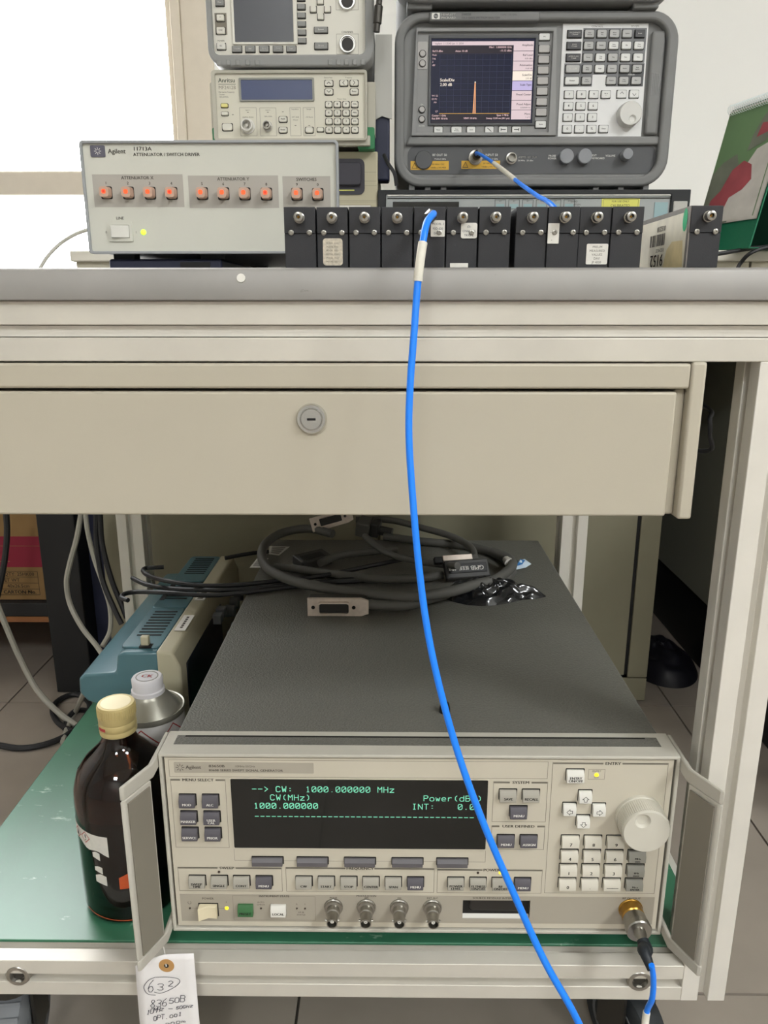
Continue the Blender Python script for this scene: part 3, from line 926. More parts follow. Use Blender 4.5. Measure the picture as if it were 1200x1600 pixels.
for i, x in enumerate(mx):
    y = .555 + (0.0012 if i % 2 else 0) - (.006 if i == 11 else 0)
    t = thing('attenuator_box', (x, y, TZ), mlab[i], 'attenuator', 'attenuator boxes on the table edge')
    def part(nm, fn, m, bevel=0):
        if nm not in mod0:
            mod0[nm] = fn().mesh(nm, m)
        return put(nm, mod0[nm], t, bevel)
    part('body', lambda: MB().box(0, mw, .0012, ML, 0, MH - .0003), 'module', .0005)
    part('end_plate', lambda: MB().box(.0001, mw - .0001, 0, .003, .0003, .0225).box(.0001, mw - .0001, -.0006, .003, .0227, MH), 'module', .0004)
    part('coax_socket', lambda: MB().lathe([(.0036, 0), (.0036, .003), (.0031, .0033), (.0031, .0085), (.0024, .0088), (.0016, .0088), (.0014, .006), (0, .006)], (mw / 2, -.0004, .0325), (0, -1, 0), 20), 'chrome' if False else 'steel')
    part('socket_core', lambda: MB().lathe([(.0009, 0), (.0009, .0015), (.0004, .002), (0, .0026)], (mw / 2, -.0062, .0325), (0, -1, 0), 10), 'gold')
    for k, sx in enumerate((.0048, mw - .0042)):
        part('screw_%d' % k, lambda: MB().lathe([(.0018, 0), (.0018, .0009), (.0013, .0012), (.0008, .0012), (.0007, .0004), (0, .0004)], (sx, -.0006, .0232), (0, -1, 0), 12), 'steel').name = 'screw'
    s = None
    p2 = Print()
    if i == 1:
        s = MB(MM).prism(rr(4, 2, 17.5, 19.6, 2, 4), 'y', -.35, 0).build('foil_label', 'label_foil', t)
        for k in range(6):
            p2['ink'].text('MODEL 33321', 10.7, 4 + k * 2.4, 1.0, -.4)
    if i == 4:
        s = MB(MM).prism(rr(11.5, 20.5, 21, 31, .6, 2), 'y', -.95, -.6).build('sticker', 'label_white', t)
        for k, tx in enumerate(('MODEL 2', '93D-020', 'DC-18')):
            p2['navy'].text(tx, 16.3, 28 - 3 * k, 1.4, -1.0)
    if i == 5:
        s = MB(MM).prism(rr(10, 19.5, 21, 29.5, 1.4, 3), 'y', -.95, -.6).build('torn_sticker', 'label_white', t)
        for k, tx in enumerate(('(0)-', 'CHANNEL', 'TRIG. 2.')):
            p2['navy'].text(tx, 15.6, 26.4 - 2.8 * k, 1.4, -1.0)
        MB(MM).box(3, 15.5, -.4, 0, .6, 3.4).build('white_strip', 'label_white', t, bevel=.0003)
    if i == 8:
        s = MB(MM).prism(rr(0.2, 16, 7.8, 29, .3, 2), 'y', -.95, -.6).build('sticker', 'label_white', t)
        p2['ink'].text('-', 2.2, 22.6, 2, -1.0); p2['ink'].text('.', 3, 18, 3, -1.0)
    if i == 9:
        s = MB(MM).prism(rr(6, 2.6, 20.6, 16, .8, 2), 'y', -.35, 0).build('sticker', 'label_white', t)
        for k, tx in enumerate(('PRELIM', 'MEASURED', 'VALUES', 'DAY', 'JF 4000')):
            p2['ink'].text(tx, 13.3, 13.2 - 2.5 * k, 1.5, -.4)
    if i == 11:
        lb = MB()
        lb.box(-.0003, 0, .004, ML - .002, .0006, .0365)
        s = lb.build('cream_label', 'label_cream', t)
        g = MB().add([(-.0006, .008 + .0042 * math.cos(a * math.pi / 9), .0315 + .0075 * math.sin(a * math.pi / 9)) for a in range(18)], [tuple(range(18))]).build('green_dot', 'dot_green', s, recalc=False)
        mb = MB()
        tx = MB()
        tx.text('9152', 0, 0, .0085, 0, 'l', bold=.0004); 
        tx2 = MB(); tx2.text('0152218', 0, 0, .0036, 0, 'l', bold=.0003); tx2.text('RFIDMADE', 0, .0155, .0026, 0, 'l')
        for k in range(22):
            w = random.choice((.0004, .0008, .0012))
            tx2.fill(.0015 * k, .0052, .0015 * k + w, .0135, 0)
        for src, oy, oz, sc in ((tx, .046, .0118, 1.2), (tx2, .046, .0315, 1)):
            vs = []
            for v in src.v:
                vs.append((-.0006, oy + v[0] * sc, oz - v[2]))   # the label sticks on upside down
            mb.add(vs, src.f)
        mb.build('lettering', 'ink', s, smooth=False, recalc=False)
        MB().add([(-.0006, .006, .001), (-.0006, .046, .001), (-.0006, .040, .014), (-.0006, .030, .019), (-.0006, .009, .0185)], [(0, 1, 2, 3, 4)]).build('yellowed_patch', 'label_tan', s, recalc=False)
    if i == 11:
        MB().box(-.0004, .0004, 0, .004, .0004, .0396).box(-.0004, .0004, .004, ML, .0366, .0396).build('worn_edge', 'worn_metal', t)
    if s is not None and p2.d:
        p2.build(s)

ad = thing('coax_adapter', (.0820, .585, TZ), 'slim steel coax adapter standing in the gap of the attenuator row', 'adapter')
MB().lathe([(0, 0), (.0015, 0), (.0015, .010), (.0011, .011), (.0011, .015), (.0015, .016), (.0015, .026), (.0011, .027), (.0011, .031), (.0015, .032), (.0015, .038), (0, .038)], (0, 0, .0003), (0, 0, 1), 14).build('adapter_body', 'steel', ad)

# ================================================================== rugged spectrum analyser on the bench
HX, HY, HZ = .003, 1.26, .866
hp = thing('spectrum_analyzer', (HX, HY, HZ), 'dark grey spectrum analyser with lit colour screen and rounded case', 'spectrum analyzer')
W, H = 408, 236
MB(MM).prism(rr(3, 6, W - 3, H - 2, 34, 8), 'y', 12, 380).build('case', 'hp_case', hp)
MB(MM).ring(rr(0, 3, W, H, 40, 8), rr(14, 17, W - 16, H - 12, 27, 8), 'y', -14, 40).build('bumper', 'hp_case', hp, bevel=.004, seg=3)
MB(MM).prism(rr(12, 15, W - 14, H - 10, 27, 8), 'y', -2, 14).build('front_panel', 'hp_face', hp)
MB(MM).prism([(49, 222), (206, 222), (206, 234), (49, 234)], 'y', -17.5, -2).build('name_ridge', 'hp_case', hp, bevel=.002)
MB(MM).prism(rr(20, 22, 392, 61, 12, 5), 'y', -3, -1.9).build('connector_panel', 'hp_dark', hp)
MB(MM).prism([(16, 61), (396, 61), (396, 73), (22, 73)], 'y', -9, -1.5).build('cross_bar', 'hp_face', hp, bevel=.003)
bz = MB(MM)
bz.ring([(25, 74), (240, 74), (233, 216), (31, 216)], [(33, 78.5), (228, 78.5), (228, 211), (33, 211)], 'y', -10, -2)
bz.build('display_bezel', 'hp_bezel', hp, bevel=.002)
MB(MM).box(33, 228, -4.5, -2, 78, 211.5).build('bezel_plate', 'hp_bezel', hp)
MB(MM).ring([(49.5, 88.2), (208, 88.2), (208, 207.4), (49.5, 207.4)], [(53, 91.4), (203.6, 91.4), (203.6, 203), (53, 203)], 'y', -7, -4.4).build('screen_surround', 'hp_dark', hp, bevel=.0008)
scr = MB(MM).box(52.8, 203.8, -4.9, -4.4, 91.2, 203.2).build('screen', 'screen_dark', hp)
sp_ = Print()
Y = -5.0
A0, A1, A2 = 54.2, 171.6, 201.6   # plot left, plot right, menu right
sp_['screen_pink'].fill(A0, 194.6, A2, 199.6, Y)
sp_['screen_top'].fill(A0, 183, A1, 194.2, Y); sp_['screen_top'].fill(A0, 91.8, A2, 95, Y)
sp_['screen_top'].fill(A0, 95.6, A1, 104, Y)
menu = ['Amplitude', 'Ref Level', 'Attenuation', 'Scale/Div', 'Scale Type', 'Presel Center', 'Presel Adjust', 'More']
mh = (199.6 - 96) / 8
for k, t in enumerate(menu):
    z1 = 199.6 - k * mh
    sp_[{3: 'screen_pink_hi', 4: 'screen_lilac'}.get(k, 'screen_pink')].fill(A1 + .9, z1 - mh + .6, A2, z1, Y - .02)
    sp_['screen_ink'].text(t, A2 - 1, z1 - 6.2, 2.7, Y - .06, 'r', bold=.12)
    if k in (1, 2, 3, 6):
        sp_['screen_ink'].text({1: '0.00 dBm', 2: '10.00 dB', 3: '2.00 dB', 6: '0.000000 Hz'}[k], A2 - 1, z1 - 10.4, 2.0, Y - .06, 'r')
    if k == 7: sp_['screen_ink'].text('1 of 2', A2 - 1, z1 - 10.4, 2.0, Y - .06, 'r')
for k in range(11):
    x = 66 + k * (170 - 66) / 10
    sp_['screen_grid'].fill(x - .12, 105, x + .12, 184, Y)
for k in range(11):
    z = 105 + k * 7.9
    sp_['screen_grid'].fill(66, z - .12, 170, z + .12, Y)
T = 'screen_text'
sp_['screen_ink'].text('* Agilent  11:25:43 Jan 11 2024', A0 + 2, 195.8, 2.4, Y - .06, 'l')
sp_[T].text('Mkr1  1.0000000 GHz', A1 - 2, 190.8, 2.5, Y - .04, 'r', bold=.1); sp_[T].text('-11.13 dBm', A1 - 2, 186.4, 2.5, Y - .04, 'r', bold=.1)
sp_[T].text('Ref 0 dBm', A0 + .6, 186, 2.5, Y - .04, 'l', bold=.1); sp_[T].text('Atten 10 dB', 88, 186, 2.5, Y - .04, 'l', bold=.1)
for k, t in enumerate(('Peak', 'Log', '2', 'dB/')):
    sp_[T].text(t, A0 + .6, 181 - 4.4 * k, 2.3, Y - .04, 'l')
for k, t in enumerate(('W1 S2', 'S3 FC', '   AA')):
    sp_[T].text(t, A0 + .6, 127.5 - 4.4 * k, 2.3, Y - .04, 'l')
sp_[T].text('CF', A0 + 6, 106.5, 2.3, Y - .04, 'l')
sp_['screen_pink_hi'].text('Scale/Div', 66.5, 147.5, 4.0, Y - .06, 'l', bold=.2); sp_['screen_pink_hi'].text('2.00 dB', 66.5, 141.4, 4.0, Y - .06, 'l', bold=.2)
sp_[T].text('Center 1 GHz', A0 + 1, 100.8, 2.5, Y - .04, 'l', bold=.12); sp_[T].text('Res BW 10 kHz', A0 + 1, 96.8, 2.5, Y - .04, 'l', bold=.12)
sp_[T].text('VBW 10 kHz', 112, 97.2, 2.5, Y - .04, bold=.12); sp_[T].text('Span 1 MHz', A1 - 3, 101.2, 2.5, Y - .04, 'r', bold=.12); sp_[T].text('Sweep 12.84 ms (401 pts)', A1 - 1, 97.2, 2.3, Y - .04, 'r', bold=.12)
sp_['trace'].poly([(115.6, 104.6), (117.2, 104.6), (118.2, 146), (117.4, 146)], Y - .05); sp_['trace'].poly([(118.3, 104.6), (120, 104.6), (118.9, 146), (118.1, 146)], Y - .05)
sp_['trace_y'].fill(66, 104.4, 170, 105, Y - .04)
sp_['screen_pink_hi'].poly(circ(118.2, 146.5, 1, 8), Y - .07)
sp_.build(scr, 'screen_graphics')
hs_ = MB(MM)
def hkey(x0, z0, x1, z1, m, t='', ink='ink_black', y=-2.0, p=3.2, th=1.5):
    key(hp, x0, z0, x1, z1, p, m, style='flat', y=y)
    hs_.prism(rr(x0 - .8, z0 - .9, x1 + .8, z1 + .7, .8, 2), 'y', y - .15, y)
    for i, tt_ in enumerate(t.split('\n')):
        if tt_: hpr[ink].text(tt_, (x0 + x1) / 2, (z0 + z1) / 2 + (.3 if '\n' in t else -th * .45) - 2.3 * i, th, y - p - .05, bold=.12)
hpr = Print()
for k in range(7):
    z = 184.4 - k * 13.9
    hkey(208.6, z, 224.4, z + 9.8, 'hp_soft', y=-4.5)
hkey(208.2, 200.4, 223.8, 209, 'hp_key', 'ESC', y=-4.5); hkey(209, 84.8, 224.6, 94.2, 'hp_key', 'Return', y=-4.5)
for x0, x1, t in ((58.6, 71.7, 'Viewer'), (84.4, 100, 'Next\nWindow'), (107.6, 120.3, 'Zoom'), (134.5, 147.5, ''), (155, 167.6, ''), (174.6, 187.7, '')):
    hkey(x0, 77.6, x1, 86.8, 'hp_key', t, y=-4.5)
Yk = -7.76
hpr['ink_black'].ribbon([(138, 84.5), (143.5, 80)], .9, Yk)
for sx, dx_ in ((158, 7), (184.6, -7)):
    hpr['ink_black'].ribbon([(sx, 82.4), (sx + dx_, 82.4)], .9, Yk)
    hpr['ink_black'].ribbon([(sx - (.3 if dx_ < 0 else -.3), 80.6), (sx - (.3 if dx_ < 0 else -.3), 84.2)], .8, Yk)
MB(MM).prism(rr(33.4, 163.6, 47.8, 199.6, 2, 3), 'y', -5.2, -4.4).build('button_plate', 'hp_soft', hp)
for z in (183.7, 171, 109.9, 97.1):
    key(hp, 36.2, z - 4.3, 44.8, z + 4.3, 3, 'hp_soft', 'round_button', style='disc', y=-5.0)
    hs_.prism(circ(40.5, z, 5.2, 20), 'y', -5.35, -4.4)
hpr['ink_white'].text('On', 40.5, 116, 2, -4.6); hpr['ink_white'].text('Standby', 40.5, 87.6, 2, -4.6)
# key field
MB(MM).prism([(243, 71.5), (367.5, 71.5), (365.4, 222.5), (242.4, 222.5)], 'y', -3.4, -1.9).build('key_field', 'hp_keys', hp, bevel=.0006)
KY = -3.4
for x0, z0, x1, z1, m in ((272, 140.5, 326.6, 216.5, 'hp_block'), (327, 171.5, 363.5, 216.5, 'hp_block'), (326.8, 140.5, 364, 171, 'hp_dark'), (247.5, 140.5, 272.5, 171, 'hp_block')):
    hpr[m].fill(x0, z0, x1, z1, KY - .06)
hpr['hp_keys'].fill(289.5, 140, 309.8, 156.2, KY - .1)
hpr['ink'].text('CONTROL', 292, 217.6, 2.4, KY - .1); hpr['ink'].text('SYSTEM', 346, 217.6, 2.4, KY - .1); hpr['ink_white'].text('MARKER', 346, 155.4, 1.8, KY - .1)
rows = [203.8, 188.7, 173.3, 158.6, 142.9]
colsx = [273.9, 291.9, 309.9, 328.2, 346.4]
lg = [['Det/\nDemod', 'BW/\nAvg', 'Mode\nSetup', 'System', 'Preset'], ['View/\nTrace', 'Display', 'Auto\nCouple', 'File', 'Print\nSetup'], ['Sweep', 'Trig\nAvg', 'Trig', 'Save', 'Print'], ['Meas\nSetup', 'Single', 'Source', 'Marker', 'Peak\nSearch'], ['Meas\nControl', None, 'Restart', 'Freq\nCount', 'Mkr >']]
for r, z in enumerate(rows):
    hkey(249.5, z, 269.6, z + 9.9, ['hp_key_dark', 'hp_key_dark', 'hp_key_dark', 'hp_key2', 'hp_key'][r], ['FREQUENCY\nChannel', 'SPAN\nX Scale', 'AMPLITUDE\nY Scale', 'MEASURE', 'Restart'][r], 'ink_white' if r < 4 else 'ink_black', y=KY, th=1.9)
    for c, x in enumerate(colsx):
        t = lg[r][c]
        if t is None: continue
        m = 'hp_key2'
        if (r, c) in ((1, 2), (2, 3), (2, 4), (3, 1), (1, 4), (2, 1), (1, 3)): m = 'hp_key'
        if (r, c) == (0, 4): m = 'hp_key_dark'
        hkey(x, z, x + 13.7, z + 9.9, m, t, 'ink_white' if m == 'hp_key_dark' else 'ink_black', y=KY)
for r, (z, ks) in enumerate(((124.7, '789'), (109.4, '456'), (94.2, '123'), (78.5, '0.%'))):
    for c, ch in enumerate(ks):
        x = 249.8 + 18.1 * c
        hkey(x, z, x + 13.2, z + 10, 'hp_key', ch, y=KY, th=3.2)
hkey(303.8, 124.7, 317, 134.7, 'hp_key', 'Bk Sp\n<--', y=KY); hkey(303.8, 78.6, 317, 88.5, 'hp_key', 'Enter', y=KY, th=1.9)
hkey(326.8, 125, 340.2, 135.2, 'hp_key', '', y=KY); hkey(345, 125, 358.3, 135.2, 'hp_key', '', y=KY)
hpr['ink_black'].ribbon([(331, 130), (333.5, 132.8), (336, 130)], .6, KY - 3.26); hpr['ink_black'].ribbon([(349.2, 130.4), (351.7, 127.6), (354.2, 130.4)], .6, KY - 3.26)
kn = MB(MM).lathe([(17.4, 0), (17.4, 2), (16.8, 13), (15.6, 15)], (345.6, KY, 102), (0, -1, 0), 44)
kno = kn.build('tuning_knob', 'hp_knob', hp)
kf = MB(MM)
cx, cz, dx, dz, dr_ = 345.6, 102, 348.6, 94.4, 5.4
ov = [(cx + 15.6 * math.cos(2*math.pi*i/N), KY - 15, cz + 15.6 * math.sin(2*math.pi*i/N)) for i in range(N)]
iv = [(dx + dr_ * math.cos(2*math.pi*i/N), KY - 15, dz + dr_ * math.sin(2*math.pi*i/N)) for i in range(N)]
i2 = [(dx + dr_ * .7 * math.cos(2*math.pi*i/N), KY - 12.8, dz + dr_ * .7 * math.sin(2*math.pi*i/N)) for i in range(N)]
kf.add(ov + iv + i2 + [(dx, KY - 12, dz)], [(i, (i+1) % N, N + (i+1) % N, N + i) for i in range(N)] + [(N + i, N + (i+1) % N, 2*N + (i+1) % N, 2*N + i) for i in range(N)] + [(2*N + i, 2*N + (i+1) % N, 3*N) for i in range(N)])
kf.build('knob_face', 'hp_knob', kno)
gr = MB(MM).box(370.5, 390, -9, -1.5, 75, 212)
gro = gr.build('side_grip', 'hp_case', hp, bevel=.004, seg=3)
for k in range(5):
    MB(MM).box(375 + k * 2.4, 376 + k * 2.4, -9.6, -8.8, 128, 156).build('grip_rib', 'hp_bezel', gro)
# lower connectors
for x0, z0, x1, z1 in ((24.5, 28, 82, 40.2), (101, 29.2, 159, 40.6)):
    yo = MB(MM).box(x0, x1, -3.3, -2.9, z0, z1).build('warning_label', 'yellow_label', hp)
    b = MB(MM)
    b.ribbon([(x0 + 2, z0 + 2), (x0 + 6, z0 + 9.5), (x0 + 10, z0 + 2), (x0 + 2, z0 + 2)], .7, -3.36)
    b.text('0V MAX / DC', x1 - 16, z0 + 6.6, 2.2, -3.36, bold=.1); b.text('+30dBm (1W) MAX', x1 - 16, z0 + 2, 2.0, -3.36, bold=.1)
    b.build('lettering', 'ink', yo, smooth=False, recalc=False)
hpr['ink_white'].text('RF OUT 50', 68, 47, 3.2, -3.1); hpr['ink_white'].text('9 kHz-3 GHz', 69, 42, 2.2, -3.1)
hpr['ink_white'].text('INPUT 50', 146, 47, 3.2, -3.1); hpr['ink_white'].text('9 kHz-3 GHz', 147, 42, 2.2, -3.1)
hpr['ink_white'].text('AMPTD REF OUT', 186, 44, 2.6, -3.1, 'l', bold=.1); hpr['ink_white'].text('50 MHz  -20 dBm', 186, 39.6, 2.2, -3.1, 'l')
hpr['ink_white'].text('PROBE', 237, 46, 2.6, -3.1); hpr['ink_white'].text('POWER', 237, 42.2, 2.6, -3.1); hpr['ink_white'].text('EXT', 300, 46.4, 2.6, -3.1); hpr['ink_white'].text('KEYBOARD', 306, 42.4, 2.6, -3.1); hpr['ink_white'].text('VOLUME', 324, 46, 2.6, -3.1)
MB(MM).lathe([(13, 0), (13, 2.5), (12, 3.4), (0, 3.4)], (44.2, -3, 41.4), (0, -1, 0), 32).build('blank_plug', 'hp_dark', hp)
MB(MM).lathe([(10.4, 0), (10.4, 3), (8.6, 3.4), (8.6, 9), (7, 9.4), (6.6, 16), (0, 16)], (121.8, -3, 44.6), (0, -1, 0), 28).build('rf_input_connector', 'steel', hp)
MB(MM).lathe([(8.2, 0), (8.2, 1.8), (6.2, 2.2), (6.2, 12), (5, 12), (5, 4), (0, 4)], (175.8, -3, 43.6), (0, -1, 0), 24).build('reference_socket', 'steel', hp)
for x, r, L in ((257, 10.3, 9), (284.3, 10.3, 9)):
    MB(MM).lathe([(r, 0), (r, L), (r - 1, L + .8), (0, L + .8)], (x, -3, 45.3), (0, -1, 0), 30).build('port_cap', 'plug_grey', hp)
MB(MM).lathe([(8, 0), (7.8, 14), (7, 15), (0, 15)], (346.1, -3, 47.3), (0, -1, 0), 28).build('volume_knob', 'plug_grey', hp)
lg_ = MB(MM).prism(rr(52.6, 224.2, 64, 232, 1, 3), 'y', -17.9, -17.4).build('logo_plate', 'ink_white', hp)
hpr['hp_dark'].poly(circ(58.3, 228.1, 3.2, 16), -18.0); hpr['ink_white'].text('hp', 58.3, 226.9, 3, -18.1, bold=.2)
hpr['ink_white'].text('HEWLETT', 66, 228.6, 2.9, -17.6, 'l', bold=.2, wx=1.1); hpr['ink_white'].text('PACKARD', 66, 224.6, 2.9, -17.6, 'l', bold=.2, wx=1.1)
hpr['hp_dark'].text('E4402B', 95, 228.6, 3, -17.6, 'l', bold=.2); hpr['hp_dark'].text('ESA-E SERIES SPECTRUM ANALYZER', 95, 224.6, 2.4, -17.6, 'l', bold=.1); hpr['hp_dark'].text('9 kHz - 3.0 GHz', 150, 228.6, 2.4, -17.6, 'l')
hpr.build(hp)
tag(hs_.build('key_slots', 'slot', hp, smooth=False), kind='stuff')
for k in range(3):
    MB(MM).box(398, 404, -12 , -6, 96 + k * 42, 108 + k * 42).build('side_latch', 'hp_dark', hp, bevel=.001)
for x0, x1 in ((22, 70), (300, 375)):
    for k in range(3):
        xx = x0 + (x1 - x0) * k / 2
        MB(MM).box(xx, xx + 9, -8, 30, -8, 8).build('foot', 'hp_case', hp, bevel=.001)
    MB(MM).box(x0, x1 + 9, 250, 330, -8, 8).build('foot', 'hp_case', hp, bevel=.001)

# second rugged unit on top of the analyser
up = thing('stacked_analyzer', (.0, 1.24, 1.104), 'underside of a second dark grey rugged instrument on the spectrum analyser', 'test instrument')
MB(MM).prism(rr(6, 6, 392, 230, 30, 6), 'y', 10, 360).build('case', 'hp_case', up)
MB(MM).ring(rr(0, 4, 398, 236, 34, 6), rr(16, 18, 382, 220, 24, 6), 'y', -10, 30).build('bumper', 'hp_case', up, bevel=.004, seg=3)
MB(MM).prism(rr(14, 16, 384, 222, 24, 6), 'y', -1, 12).build('front_panel', 'hp_face', up)
for x in (20, 340):
    for y in (5, 300):
        MB(MM).box(x, x + 36, y - 6, y + 30, -1.8, 10).build('foot', 'hp_case', up, bevel=.002)
# black-framed receiver under the analyser
rx = thing('rack_receiver', (-.021, 1.20, BZ), 'black-framed rack instrument with silver panel under the spectrum analyser', 'test instrument')
MB(MM).box(4, 448, 4, 420, 6, 85.5).build('case', 'rx_frame', rx, bevel=.001)
MB(MM).ring([(0, 2), (452, 2), (452, 86), (0, 86)], [(12, 8), (424, 8), (424, 80), (12, 80)], 'y', -4, 14).build('front_frame', 'rx_frame', rx, bevel=.0012)
MB(MM).box(10, 426, -1, 4, 6, 82).build('front_panel', 'rx_face', rx)
MB(MM).box(14, 424, -2.2, -1, 74.2, 75.4).build('trim_line', 'slot', rx)
MB(MM).box(14, 424, -2.6, -1, 78, 79.6).build('trim_line', 'chrome', rx)
MB(MM).box(428, 448, -6, 0, 10, 70).build('rack_ear', 'paper_grey', rx, bevel=.001)
MB(MM).box(22, 118, -2.2, -1, 30, 70).build('dark_window', 'glass_black', rx)
MB(MM).box(402, 421, -2.2, -1, 10, 69).build('blue_window', 'rx_screen', rx)
yl = MB(MM).box(325, 380, -1.6, -1, 52, 74).build('yellow_label', 'rx_yellow', rx)
rp = Print()
rp['ink'].text('FOR USE ONLY', 352, 69, 2.6, -1.7); rp['ink'].text('CALIBRATED', 352, 63, 3.4, -1.7); rp['ink'].outline(327, 56, 378, 73, .4, -1.7)
rp['ink'].text('BAND', 285, 69, 2.6, -1.2); rp['ink'].text('RESOLUTION', 285, 65, 2.2, -1.2)
for k in range(6):
    rp['rx_frame'].outline(170 + k * 20, 60, 186 + k * 20, 73, .6, -1.2); rp['ink'].text('SET', 178 + k * 20, 70, 1.8, -1.3)
    rp['rx_screen'].fill(172 + k * 20, 61, 184 + k * 20, 67, -1.25)
rp.build(rx)
for x in (30, 410):
    for y in (20, 390):
        MB(MM).box(x, x + 20, y, y + 20, .2, 6.5).build('foot', 'rubber', rx)

# ================================================================== stack at left: supply, counter, power meter
vt = thing('bench_supply', (-.245, 1.20, BZ), 'beige instrument with black handle recess at the bottom of the left stack', 'test instrument')
MB(MM).box(0, 224, 0, 330, 4, 138).build('case', 'volt_case', vt, bevel=.002)
MB(MM).prism(rr(70, 80, 205, 128, 8, 4), 'y', -2, 0).build('recess_panel', 'volt_dark', vt)
MB(MM).prism(rr(160, 92, 200, 122, 4, 4), 'y', -9, -2).build('latch_block', 'volt_dark', vt, bevel=.001)
vp = Print()
for z in (72, 70, 110, 98, 92):
    vp['line_grey'].fill(2, z, 222, z + .4, -.1)
vp['label_white'].fill(120, 44, 214, 66, -.12); vp['ink'].text('VOLTAGE', 172, 58, 4.6, -.2, bold=.3); vp['line_grey'].outline(120, 44, 214, 66, .5, -.18)
vp['rx_yellow'].fill(168, 85, 190, 86.4, -2.1)
vp.build(vt)
for x in (10, 194):
    for y in (20, 290):
        MB(MM).box(x, x + 20, y, y + 20, .2, 4.5).build('foot', 'rubber', vt)
AX, AY, AZ = -.245, 1.17, .9175
an = thing('frequency_counter', (AX, AY, AZ), 'cream frequency counter with blue display in the middle of the left stack', 'frequency counter')
MB(MM).box(2, 206, 8, 300, 2, 86).build('case', 'an_bezel', an, bevel=.002)
MB(MM).ring(rr(-3, .4, 210, 89, 4, 3), rr(2.5, 3.5, 207, 84.5, 2, 3), 'y', -4, 12).build('bezel', 'an_bezel', an, bevel=.001)
MB(MM).box(2, 207.5, -.5, 8, 3, 85).build('front_panel', 'an_face', an)
MB(MM).ring(rr(34.6, 50.3, 137.6, 79.6, 1.5, 2), rr(37.2, 52.3, 135, 77, 1, 2), 'y', -2.5, 0).build('display_rim', 'an_lcd_rim', an, bevel=.0004)
MB(MM).box(37, 135.2, -1.2, 0, 52, 77.2).build('display', 'an_lcd', an)
ap = Print()
Y = -.6
ap['anritsu_ink'].text('Anritsu', 6, 74.2, 5.4, Y, 'l', bold=.3); ap['line_grey'].text('MF2412B', 6, 65.8, 4.4, Y, 'l')
ap['anritsu_ink'].fill(6, 71.6, 30, 72.2, Y)
for k, t in enumerate(('Microwave Frequency', 'Counter', '10Hz-20GHz')):
    ap['ink'].text(t, 6, 61.4 - 3 * k, 1.7, Y, 'l')
def akey(x0, z0, x1, z1, t='', m='an_key', st='round', th=2.0):
    key(an, x0, z0, x1, z1, 3.2, m, style=st, y=-.5)
    ap['slot'].poly(rr(x0 - .7, z0 - .9, x1 + .8, z1 + .5, 1.8, 3), Y - .02)
    if t: ap['ink_black'].text(t, (x0 + x1) / 2, (z0 + z1) / 2 - th * .45, th, -3.8, bold=.15)
akey(8.4, 42.8, 17.9, 47.8, m='yellow_key'); akey(8.5, 32.8, 17.9, 37.4); akey(8.8, 13.6, 22.8, 22.8)
akey(88, 24.3, 99, 31.5, 'Hold'); akey(87.6, 10.7, 98.6, 18, 'Reset'); akey(124.3, 10.6, 135, 18); akey(140.4, 11.8, 149.4, 17.4)
for x0, z0 in ((152.3, 68.8), (152.2, 58.3), (172.7, 69), (186.9, 69), (186.9, 58.3)):
    akey(x0, z0, x0 + 11, z0 + 7.5, 'Enter' if (x0, z0) == (186.9, 58.3) else '')
for cx_, cz_, a in ((157.8, 72.4, 0), (157.7, 62, math.pi), (178.2, 72.7, math.pi / 2), (192.4, 72.7, -math.pi / 2)):
    c, s = math.cos(a), math.sin(a)
    ap['ink_black'].ribbon([(cx_ + u * c - v * s, cz_ + u * s + v * c) for u, v in ((-2.4, -1), (0, 1.2), (2.4, -1))], .7, -3.8)
pad = ['789G', '456M', '123k', '0.+H']
for r in range(4):
    for c in range(4):
        x, z = 152.5 + 11.98 * c, 42.4 - 10.67 * r
        akey(x, z, x + 9, z + 7.7, {'G': 'GHz', 'M': 'MHz', 'k': 'kHz', 'H': 'Hz'}.get(pad[r][c], pad[r][c]), th=1.9 if c == 3 else 2.8)
for x0, z0, x1, z1 in ((33.5, 7.1, 56.9, 43), (61.4, 7, 84.1, 42.6), (103, 7, 118, 42.9), (121.5, 7, 137.6, 42.9)):
    ap['line_grey'].outline(x0, z0, x1, z1, .4, Y)
for x, z, t in ((45, 39, 'Input 1'), (72.7, 39, 'Input 2'), (45, 30, '600MHz-20GHz'), (72.7, 31, '10Hz-1GHz'), (110.5, 40, 'Impedance'), (129.5, 40, 'Sample'), (110.5, 30, 'ATT 20dB'), (110.5, 26.5, '-Manual'), (129.5, 30, '-CW Burst'), (157, 79, 'Sample Rate'), (185, 79, 'Frequency'), (175, 52.6, 'Preset / Data')):
    ap['ink'].text(t, x, z, 1.6, Y)
for x, z in ((45, 37), (72.7, 37), (93.5, 37.4), (110.5, 20), (129.5, 20), (24, 34)):
    ap['ink'].fill(x - 1.2, z - .35, x + 1.2, z + .35, Y)
ap.build(an)
MB(MM).lathe([(9.8, 0), (9.8, 3), (8, 3.4), (8, 13), (6.2, 13), (6.2, 3), (2, 3), (2, 8), (0, 8)], (44.3, 0, 19.1), (0, -1, 0), 28).build('input_connector', 'label_white', an)
MB(MM).lathe([(6.6, 0), (6.6, 2), (5, 2.4), (5, 13), (4, 13), (4, 3), (1.4, 3), (1.4, 9), (0, 9)], (71.9, 0, 19), (0, -1, 0), 24).build('coax_socket', 'steel', an)
for x0 in (-8, 196):
    MB(MM).prism(rr(x0, -8, x0 + 24, 20, 3, 3), 'y', 10, 40).build('corner_guard', 'green_foot', an)
    MB(MM).prism(rr(x0 - (1 if x0 < 0 else -1), 10, x0 + 24 + (1 if x0 > 0 else -1), 78, 3, 3), 'y', 14, 40).build('side_guard', 'an_bezel', an)
